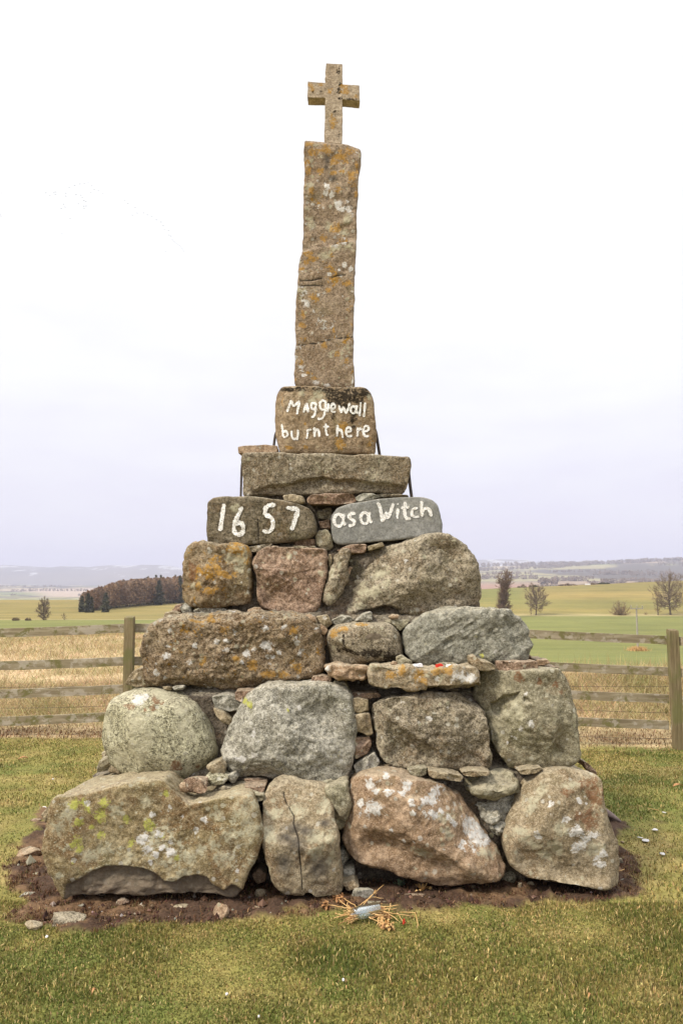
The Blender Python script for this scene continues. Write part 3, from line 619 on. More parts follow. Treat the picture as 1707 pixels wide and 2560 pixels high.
stone('rubble_stone', MON, S(2, [(642, 160), (700, 165), (760, 150), (830, 135), (858, 150), (850, 190), (815, 240), (800, 280), (770, 318), (735, 300), (700, 240), (660, 190)]), Y1 + .30, .4, 's_grey', n=3, bf=.12, seed=7, N=100, M1=34, fac=4, rough=.028, lump=.03)
stone('rubble_stone', MON, S(2, [(712, 235), (725, 215), (760, 210), (782, 225), (785, 250), (760, 268), (720, 268)]), Y1 + .24, .2, 's_grey', n=2.4, bf=.06, seed=8, N=60, M1=20, fac=2)
stone('rubble_stone', MON, S(2, [(735, 285), (760, 268), (790, 275), (792, 300), (762, 320), (740, 305)]), Y1 + .24, .2, 's_grey', n=2.4, bf=.06, seed=9, N=60, M1=20, fac=2)
# row 2
stone('boulder', MON, S(3, [(88, 640), (108, 590), (170, 545), (260, 522), (370, 514), (470, 525), (560, 545), (630, 580), (670, 640), (700, 700), (735, 780), (747, 850), (737, 910), (700, 952), (650, 1003), (600, 1052), (540, 1064), (440, 1060), (340, 1047), (240, 1032), (160, 1007), (108, 970), (88, 900), (66, 840), (63, 800), (76, 720)]),
      Y2 - .02, .85, 's_pale', n=2.5, bf=.30, nb=4, seed=10, N=180, M1=60, fac=1, rough=.005, lump=.02, round_=3, cuts=[((-.9, -1, .1), .9)],
      spots=[(3, 'white', [(260, 580, 50, 28), (240, 592, 30), (290, 570, 22)]), (3, 'rust', [(205, 632, 34, 24), (345, 580, 20, 26), (370, 605, 26, 22), (335, 645, 18, 24), (290, 650, 16), (480, 990, 40, 30), (600, 980, 14), (520, 625, 12)]), (3, 'pale', [(250, 740, 70, 90), (260, 900, 60, 90), (200, 900, 50), (300, 820, 50), (140, 950, 40), (520, 640, 50), (400, 560, 60, 26)])],
      label='large round speckled boulder with a white spot near its top')
stone('boulder', MON, S(3, [(935, 560), (1000, 520), (1080, 503), (1180, 498), (1290, 493), (1390, 498), (1450, 518), (1492, 550), (1512, 610), (1522, 700), (1532, 800), (1532, 900), (1522, 990), (1490, 1037), (1420, 1058), (1330, 1078), (1250, 1083), (1180, 1068), (1100, 1047), (1040, 1032), (960, 1022), (900, 1027), (840, 1017), (788, 982), (762, 930), (752, 880), (773, 820), (808, 750), (838, 700), (878, 630)]),
      Y2 - .06, .85, 's_grey', n=4, bf=.20, seed=11, N=200, M1=60, fac=5, facq=(.60, .90), rough=.016, lump=.03, cuts=[((-.7, -1, .5), .84), ((0, -1, .9), .9), ((-.2, -1, -.8), .86)], ripple=(1.9, 4, .014),
      spots=[(3, 'yell', [(1130, 640, 13), (900, 610, 16, 20)]), (3, 'white', [(1470, 970, 20, 12), (930, 915, 30, 20), (1240, 580, 14, 24), (840, 945, 34, 18), (920, 790, 20, 30)])],
      label='big rounded grey boulder in the middle of the second row')
stone('boulder', MON, S(4, [(332, 580), (400, 540), (450, 520), (560, 513), (680, 516), (780, 532), (862, 557), (933, 585), (963, 630), (977, 700), (988, 760), (993, 830), (990, 935), (930, 944), (850, 945), (760, 943), (690, 928), (640, 933), (560, 941), (490, 933), (418, 917), (383, 880), (358, 790), (343, 700), (322, 640)]),
      Y2, .8, 's_bgrey', n=7, bf=.12, seed=12, N=180, M1=54, fac=7, facq=(.60, .90), rough=.018, lump=.025, cuts=[((.3, -1, .8), .85), ((.2, -1, -.6), .88), ((-.9, -1, 0), .92)],
      spots=[(4, 'white', [(503, 570, 7), (517, 568, 7), (655, 660, 16), (425, 828, 8)])], label='squarish brown-grey boulder with a rough broken face')
stone('boulder', MON, S(4, [(940, 410), (960, 395), (1040, 393), (1150, 393), (1260, 393), (1372, 390), (1402, 420), (1427, 470), (1437, 560), (1452, 650), (1467, 740), (1480, 830), (1477, 890), (1440, 917), (1400, 932), (1300, 933), (1200, 935), (1110, 938), (1083, 900), (1038, 850), (998, 790), (983, 730), (972, 640), (942, 590), (912, 560), (917, 500), (932, 440)]),
      Y2 + .02, .9, 's_olive', n=8, bf=.10, seed=13, N=180, M1=54, fac=6, facq=(.60, .90), rough=.012, lump=.025, round_=1, cuts=[((-.65, -1, .05), .62), ((.5, -1, .25), .86), ((-.1, -1, -.5), .82)],
      dents=[(4, [(935, 560), (1040, 470), (1160, 480), (1150, 560), (1090, 640), (1020, 690), (960, 640)], .05, 14, False), (4, [(1160, 480), (1180, 520), (1270, 590), (1180, 580)], .02, 8, False)],
      spots=[(4, 'white', [(1225, 690, 20), (1170, 730, 14, 22), (1090, 840, 10), (1130, 800, 18, 14), (1190, 510, 16)]), (4, 'rust', [(1150, 415, 30, 16), (1380, 450, 26, 22), (1270, 430, 16), (1420, 500, 14)]), (4, 'pale', [(1140, 570, 40, 50), (1080, 640, 40), (1160, 650, 30)])],
      label='tall blocky olive-grey stone at the right end of the second row')
stone('ledge_stone', MON, S(4, [(322, 378), (340, 362), (420, 370), (500, 378), (620, 375), (740, 378), (850, 372), (925, 368), (932, 410), (932, 480), (860, 500), (760, 505), (660, 492), (600, 492), (560, 497), (500, 492), (450, 497), (400, 487), (325, 477)]),
      Y2 + .03, .6, 's_ledge', n=10, bf=.06, seed=14, N=150, M1=40, fac=1, facq=(.94, .98), rough=.012, round_=1, dents=[(4, [(640, 480), (740, 478), (840, 475), (935, 465), (940, 520), (640, 520)], .10, 6, False)],
      spots=[(4, 'white', [(820, 420, 40, 34), (780, 450, 16), (545, 428, 7), (602, 432, 7), (700, 440, 16), (890, 440, 26)]), (4, 'oran', [(600, 410, 34), (440, 420, 30, 40), (700, 400, 30), (500, 400, 26), (620, 450, 24), (760, 400, 30)])], label='flat lichened ledge stone carrying small offerings')
stone('ledge_stone', MON, S(4, [(66, 385), (95, 370), (170, 372), (260, 372), (307, 376), (312, 420), (297, 442), (240, 452), (150, 442), (85, 425)]), Y2 + .05, .4, 's_red', n=4, bf=.06, seed=15, N=110, M1=32, fac=3, rough=.016, spots=[(4, 'white', [(85, 390, 16), (75, 405, 10)])], label='thin dark red ledge stone')
# row 3
stone('boulder', MON, S(3, [(330, 160), (345, 140), (400, 118), (480, 98), (600, 88), (760, 83), (920, 86), (1080, 88), (1232, 90), (1282, 120), (1322, 170), (1332, 240), (1340, 330), (1332, 402), (1300, 442), (1250, 452), (1180, 472), (1100, 483), (1000, 493), (950, 508), (890, 523), (830, 513), (750, 508), (640, 498), (560, 493), (480, 503), (400, 511), (298, 514), (288, 470), (278, 380), (283, 290), (298, 220)]),
      Y3, .8, 's_lich', n=9, bf=.09, seed=20, N=220, M1=60, fac=2, facq=(.93, .98), rough=.024, lump=.015, round_=1, cuts=[((0, -.8, -1), .88), ((0, -.9, 1), .93)], ripple=(.5, 6, .012),
      spots=[(3, 'white', [(1010, 270, 40, 30), (420, 335, 24), (345, 435, 26, 22), (435, 275, 14), (588, 272, 14, 18), (770, 240, 18, 12), (715, 248, 16), (775, 295, 18), (900, 320, 24, 22), (1040, 340, 36, 16), (1120, 155, 16), (1210, 315, 16), (1010, 160, 18), (415, 462, 12), (870, 370, 16), (1195, 255, 16), (560, 370, 18), (935, 290, 12), (815, 315, 14), (1090, 310, 18), (370, 440, 14), (440, 180, 14), (1190, 220, 12)]),
             (3, 'oran', [(600, 110, 40, 20), (690, 105, 40, 22), (930, 390, 44, 30), (1020, 440, 50, 24), (1170, 180, 30), (1200, 400, 40, 30), (640, 360, 24), (760, 180, 20), (1110, 440, 40, 20), (840, 350, 22)])],
      label='long brown slab-like boulder crusted with white and orange lichen')
stone('boulder', MON, S(4, [(90, 180), (118, 150), (180, 133), (270, 123), (350, 116), (422, 123), (462, 150), (492, 190), (502, 250), (502, 312), (472, 337), (420, 347), (330, 357), (230, 364), (150, 360), (118, 352), (102, 290), (88, 220)]),
      Y3 - .02, .6, 's_bgrey', n=3, bf=.14, seed=21, N=140, M1=44, fac=1, rough=.006, lump=.012, round_=3, spots=[(4, 'oran', [(170, 165, 40, 16), (130, 190, 24, 20), (280, 140, 30, 10)]), (4, 'fresh', [(345, 205, 44, 20)]), (4, 'dark', [(350, 300, 60, 18), (430, 320, 30), (200, 300, 50, 18), (178, 220, 5, 26)])], label='small rounded brown boulder with a flaked patch on its shoulder')
stone('boulder', MON, S(4, [(512, 190), (528, 150), (570, 108), (640, 78), (720, 53), (800, 40), (880, 38), (960, 46), (1040, 58), (1112, 78), (1163, 110), (1188, 150), (1193, 220), (1198, 290), (1193, 328), (1130, 333), (1060, 343), (980, 348), (870, 348), (780, 353), (690, 353), (600, 354), (558, 332), (528, 300), (512, 250)]),
      Y3 + .01, .75, 's_green', n=6, bf=.12, seed=22, N=190, M1=56, fac=2, facq=(.9, .97), rough=.010, lump=.02, ripple=(2.15, 9, .028), spots=[(4, 'yell', [(947, 308, 12)]), (4, 'pale', [(1010, 310, 10)])], label='grey-green slab with a rippled diagonal grain')
# row 4
stone('boulder', MON, S(5, [(55, 600), (88, 562), (140, 558), (220, 558), (300, 556), (347, 570), (364, 610), (372, 670), (387, 740), (390, 800), (377, 837), (330, 852), (260, 860), (180, 862), (110, 862), (63, 852), (43, 810), (40, 760), (48, 690), (53, 640)]),
      Y4, .7, 's_oran', n=4, bf=.16, seed=30, N=150, M1=48, fac=4, facq=(.60, .90), rough=.018, lump=.025, cuts=[((-.7, -1, 0), .85)], spots=[(5, 'oran', [(160, 660, 30, 24), (200, 650, 26), (250, 690, 26), (160, 775, 44, 20), (110, 760, 24), (210, 690, 20), (300, 670, 20), (180, 620, 20)]), (5, 'pale', [(290, 590, 44, 26), (320, 640, 24, 36), (75, 755, 20), (118, 748, 16), (330, 600, 24)]), (5, 'rust', [(75, 690, 26, 60)])], label='rounded block thickly covered in orange lichen at the left of its row')
stone('boulder', MON, S(5, [(383, 620), (398, 590), (430, 558), (500, 553), (580, 558), (660, 566), (732, 573), (748, 610), (748, 670), (738, 730), (727, 790), (702, 842), (672, 872), (630, 893), (560, 888), (480, 872), (428, 862), (408, 810), (393, 750), (393, 690), (378, 650)]),
      Y4 + .01, .7, 's_pink', n=5, bf=.12, seed=31, N=150, M1=48, fac=7, facq=(.60, .90), rough=.016, lump=.025, spots=[(5, 'pale', [(715, 692, 16), (548, 590, 16), (650, 770, 10)])], label='squarish pink-brown boulder beside the orange one')
stone('boulder', MON, S(5, [(778, 612), (798, 582), (835, 570), (852, 580), (855, 612), (842, 660), (832, 720), (812, 780), (780, 822), (747, 852), (723, 830), (733, 780), (753, 700), (758, 660)]), Y4 + .04, .5, 's_bgrey', n=4, bf=.08, seed=32, N=110, M1=36, fac=1, rough=.014, spots=[(5, 'pale', [(765, 690, 10, 40), (800, 650, 14, 24), (750, 800, 14, 30)])], label='tall thin stone leaning between two boulders')
stone('boulder', MON, S(5, [(868, 662), (900, 623), (980, 578), (1080, 557), (1160, 532), (1230, 513), (1290, 509), (1352, 522), (1403, 553), (1428, 588), (1443, 640), (1453, 700), (1468, 760), (1484, 812), (1468, 838), (1420, 853), (1350, 868), (1250, 893), (1180, 908), (1100, 918), (1040, 908), (960, 908), (880, 917), (838, 892), (832, 850), (822, 800), (828, 740), (848, 700)]),
      Y4 - .02, .85, 's_bgrey', n=5, bf=.17, seed=33, N=210, M1=60, fac=7, facq=(.60, .90), rough=.016, lump=.03, cuts=[((-.75, -1, .6), .70), ((.6, -1, -.1), .88), ((-.1, -1, -.75), .84)], ripple=(2.0, 4, .012),
      dents=[(5, [(860, 930), (870, 880), (960, 850), (1040, 855), (1100, 880), (1100, 930)], .08, 10, False)], spots=[(5, 'pale', [(880, 760, 40, 60), (870, 850, 30, 30), (960, 660, 60, 30), (940, 760, 40), (1000, 720, 30)]), (5, 'white', [(1105, 615, 12, 10)])], label='broad humped brown boulder at the right of its row')
# row 5, lettered
g1 = stone('inscribed_stone', MON, S(5, [(160, 350), (188, 324), (260, 319), (380, 324), (480, 332), (560, 344), (620, 359), (658, 375), (678, 410), (692, 460), (692, 502), (662, 522), (600, 532), (520, 543), (400, 551), (300, 558), (200, 560), (168, 553), (160, 510), (156, 480), (160, 420)]),
      Y5, .6, 's_dark', n=10, bf=.07, seed=40, N=170, M1=44, fac=1, facq=(.95, .99), rough=.008, lump=.008, spots=[(5, 'crack', [[(400, 428), (405, 480), (403, 548)]]), (5, 'pale', [(290, 375, 24, 20)])], label='dark brown block painted with the year 1657')
g2 = stone('inscribed_stone', MON, S(5, [(766, 402), (788, 375), (850, 353), (920, 343), (1000, 330), (1100, 320), (1202, 319), (1248, 333), (1278, 360), (1288, 400), (1301, 460), (1300, 503), (1240, 513), (1150, 521), (1050, 533), (950, 543), (850, 551), (798, 554), (772, 537), (763, 490), (759, 430)]),
      Y5 + .01, .6, 's_slate', n=14, bf=.05, seed=41, N=170, M1=44, fac=0, rough=.003, lump=.004, label='smooth blue-grey block painted with the words as a Witch')
# row 6
stone('slab', MON, S(8, [(132, 595), (150, 568), (250, 564), (450, 568), (600, 573), (750, 576), (900, 580), (1100, 586), (1250, 588), (1340, 593), (1355, 620), (1353, 680), (1342, 740), (1327, 800), (1308, 852), (1200, 852), (1100, 842), (950, 850), (750, 852), (600, 862), (450, 868), (250, 864), (145, 880), (140, 760), (130, 680)]),
      Y6, .62, 's_bgrey', n=12, bf=.05, seed=50, N=190, M1=46, fac=0, rough=.010, lump=.008, round_=1, dents=[(8, [(200, 830), (330, 790), (480, 775), (560, 745), (720, 722), (800, 745), (950, 742), (1050, 760), (1200, 775), (1320, 790), (1310, 880), (1000, 880), (600, 890), (200, 890)], .035, 7, False)], label='wide grey-brown slab under the lettered block')
# row 7
ins = stone('inscribed_stone', MON, S(8, [(375, 120), (408, 83), (500, 77), (650, 82), (800, 87), (950, 92), (1022, 92), (1063, 130), (1078, 170), (1088, 240), (1095, 330), (1101, 420), (1103, 500), (1102, 578), (1020, 572), (900, 574), (800, 570), (720, 576), (600, 570), (500, 564), (405, 568), (396, 520), (386, 460), (376, 390), (366, 300), (368, 200)]),
      Y7, .55, 's_insc', n=9, bf=.06, seed=60, N=170, M1=46, fac=0, rough=.007, lump=.008, cuts=[((-1, -.75, 0), .93)], spots=[(8, 'dark', [(790, 130, 50, 34), (860, 165, 50, 44), (950, 120, 60, 26), (900, 140, 50), (1010, 125, 34, 30), (985, 175, 30), (880, 210, 36, 24), (940, 255, 24, 20), (940, 310, 20, 28), (450, 95, 60, 12), (560, 95, 50, 14), (720, 95, 60, 14), (790, 290, 16), (780, 200, 24), (1040, 140, 22), (985, 255, 20), (940, 370, 10)]), (8, 'pale', [(690, 140, 46, 34), (560, 130, 30), (1050, 160, 20, 30), (640, 180, 30)]), (8, 'oran', [(470, 520, 34, 16), (590, 520, 20), (395, 180, 12, 50), (870, 380, 40, 50), (590, 350, 14), (840, 490, 40, 50)])], label='squared block painted with two lines of white lettering, black moss along its top')
# pillar
pillar = stone('pillar', MON, np.vstack([S(6, [(527, 1182), (600, 1188), (700, 1198), (780, 1205), (900, 1222), (1050, 1228), (1150, 1255), (1220, 1285), (1272, 1310), (1268, 1370), (1250, 1440), (1230, 1500), (1242, 1600), (1226, 1700), (1237, 1850), (1216, 1980), (1202, 2150)]), S(7, [(1196, 30), (1211, 130), (1206, 200), (1196, 400), (1191, 600), (1179, 750), (1181, 900), (1186, 1080), (1171, 1200), (1166, 1450), (1156, 1600), (1161, 1700), (1161, 1900), (1171, 2000), (1182, 2262), (900, 2250), (600, 2235), (408, 2230), (400, 2100), (405, 2000), (410, 1880), (399, 1800), (425, 1700), (417, 1600), (414, 1500), (417, 1400), (424, 1200), (429, 1080), (444, 950), (454, 800), (459, 650), (474, 560), (504, 470), (498, 350), (511, 150), (509, 0)]), S(6, [(509, 2150), (514, 2000), (519, 1850), (524, 1700), (529, 1550), (524, 1400), (524, 1300)])]),
      Y8, .40, 's_pillar', n=24, bf=.03, seed=70, N=330, M1=60, M2=14, fac=0, rough=.007, lump=.005, round_=1, taper=1.0,
      dents=[(7, [(440, 478), (540, 462), (640, 432), (850, 392), (1050, 345), (1300, 330), (1300, -2600), (440, -2600)], .042, 5, False)],
      spots=[(7, 'crack', [[(440, 1690), (700, 1660), (880, 1610), (1150, 1580)], [(470, 845), (620, 845), (760, 810)], [(840, 815), (960, 775), (1060, 765)], [(470, 915), (640, 905), (760, 905)]]),
             (6, 'oran', [(700, 1300, 60, 30), (560, 1460, 34, 50), (910, 1450, 70, 50), (930, 1400, 50), (895, 1590, 54, 44), (1010, 1570, 36, 32), (1070, 1440, 50, 36), (730, 1570, 60, 44), (1200, 1500, 36, 50), (1170, 1750, 34), (1110, 1710, 26), (1200, 1870, 40, 50), (620, 1840, 50), (1210, 1590, 30, 44), (1120, 1300, 90, 50), (820, 1290, 70, 60), (620, 1330, 80, 50), (1000, 1380, 80, 50), (580, 1560, 40, 60), (1150, 1620, 60, 60), (590, 1215, 80, 22), (970, 1830, 44), (1000, 1290, 40)]),
             (7, 'oran', [(570, 500, 80, 36), (560, 610, 44), (500, 690, 30), (510, 1290, 34, 44), (910, 1490, 26, 60), (920, 1580, 24), (480, 700, 24), (640, 560, 70, 40), (790, 1690, 40, 44), (1080, 880, 70, 50), (950, 1810, 40), (490, 1920, 30, 50), (700, 1090, 26), (840, 960, 34), (950, 120, 100, 60), (770, 260, 50), (500, 1430, 60, 30), (650, 2120, 70, 20), (1080, 1890, 40)]),
             (6, 'white', [(975, 2010, 70, 50), (1010, 2070, 40, 40), (820, 1780, 40, 60), (800, 1860, 50), (880, 1880, 44), (1090, 1980, 30), (1110, 2060, 50, 60), (800, 1710, 24)]),
             (7, 'white', [(545, 1150, 52, 52), (510, 1110, 30), (1045, 640, 38, 44), (1130, 690, 34, 50), (710, 1035, 26, 22), (850, 760, 30, 26), (680, 2190, 60, 36), (1160, 2140, 20, 50), (1110, 2225, 44, 18), (620, 1555, 18), (1030, 1045, 14), (1050, 250, 20), (980, 700, 24), (830, 2210, 60, 26), (520, 2080, 40, 26), (930, 400, 50, 26), (1050, 360, 44, 24)]),
             (7, 'pale', [(940, 420, 110, 40), (1100, 400, 60, 50), (800, 520, 80, 40), (1040, 180, 60), (850, 100, 60), (620, 80, 60)]), (6, 'pale', [(620, 1430, 30), (600, 2200, 60, 50), (570, 2060, 40), (1080, 2200, 60, 80), (600, 1760, 40, 50), (680, 1230, 60, 20)]), (6, 'soot', [(820, 1420, 50, 80), (900, 1660, 70, 50), (810, 1520, 40)])],
      label='tall narrow sandstone pillar blotched with orange and white lichen')
# cross
def prism(name, polys, y0, y1, mat, parent, bev, label):
    import bmesh
    bm = bmesh.new()
    for pts in polys:
        vs = [bm.verts.new(at(p[0], p[1], y0)) for p in pts]; fc = bm.faces.new(vs)
        r = bmesh.ops.extrude_face_region(bm, geom=[fc]); bmesh.ops.translate(bm, verts=[v for v in r['geom'] if isinstance(v, bmesh.types.BMVert)], vec=(0, y1 - y0, 0))
    bmesh.ops.recalc_face_normals(bm, faces=bm.faces)
    bmesh.ops.bevel(bm, geom=list(bm.edges), offset=bev, segments=2, affect='EDGES', profile=.6)
    bmesh.ops.triangulate(bm, faces=[f_ for f_ in bm.faces if len(f_.verts) > 4])
    bmesh.ops.subdivide_edges(bm, edges=[e for e in bm.edges if e.calc_length() > .05], cuts=6, use_grid_fill=True)
    V = np.array([v.co[:] for v in bm.verts]); V += (.0028 * fbm(V * 30, 3, 3))[:, None] * np.array((1, .6, .8))
    f = [[v.index for v in q.verts] for q in bm.faces]; bm.verts.index_update(); f = [[v.index for v in q.verts] for q in bm.faces]; bm.free()
    A = {k: np.zeros(len(V)) for k in ('dark', 'rust', 'pale', 'oran', 'yell', 'white', 'fresh', 'crack', 'soot')}
    pxo = to_px(V)
    for kind, lst in (('oran', [(600, 480, 34), (750, 470, 40, 20), (1060, 570, 60, 70), (640, 530, 40), (860, 570, 40), (1040, 500, 50, 30), (1180, 640, 50, 30), (900, 960, 60, 90)]), ('dark', [(970, 300, 18, 30), (985, 555, 22, 36), (1000, 470, 24, 16), (970, 1135, 16), (1000, 920, 10), (1000, 655, 40, 14), (745, 565, 10), (640, 570, 12), (930, 835, 10), (1140, 665, 80, 14)])):
        for sp_ in lst:
            p_ = zp(6, [sp_[:2]])[0]; ry = sp_[3] if len(sp_) > 3 else sp_[2]
            d_ = np.hypot((pxo[:, 0] - p_[0]) / sp_[2], (pxo[:, 1] - p_[1]) / ry) * ZOOM[6][2]; A[kind] = np.maximum(A[kind], np.clip(1 - .5 * d_, 0, 1))
    ob = mesh_obj(name, V, f, M[mat], parent, (V[:, 0].mean(), (y0 + y1) / 2, V[:, 2].min()), False, attrs=A); ob['label'] = label
    return ob
prism('cross', [S(6, [(810, 198), (1022, 210), (1022, 473), (1248, 485), (1248, 690), (1023, 668), (1024, 900), (1018, 1250), (785, 1235), (795, 900), (800, 652), (568, 646), (570, 435), (797, 455), (800, 320)])], Y8 + .12, Y8 + .225, 's_cross', MON, .004, 'plain Latin cross of pinkish stone on top of the pillar')

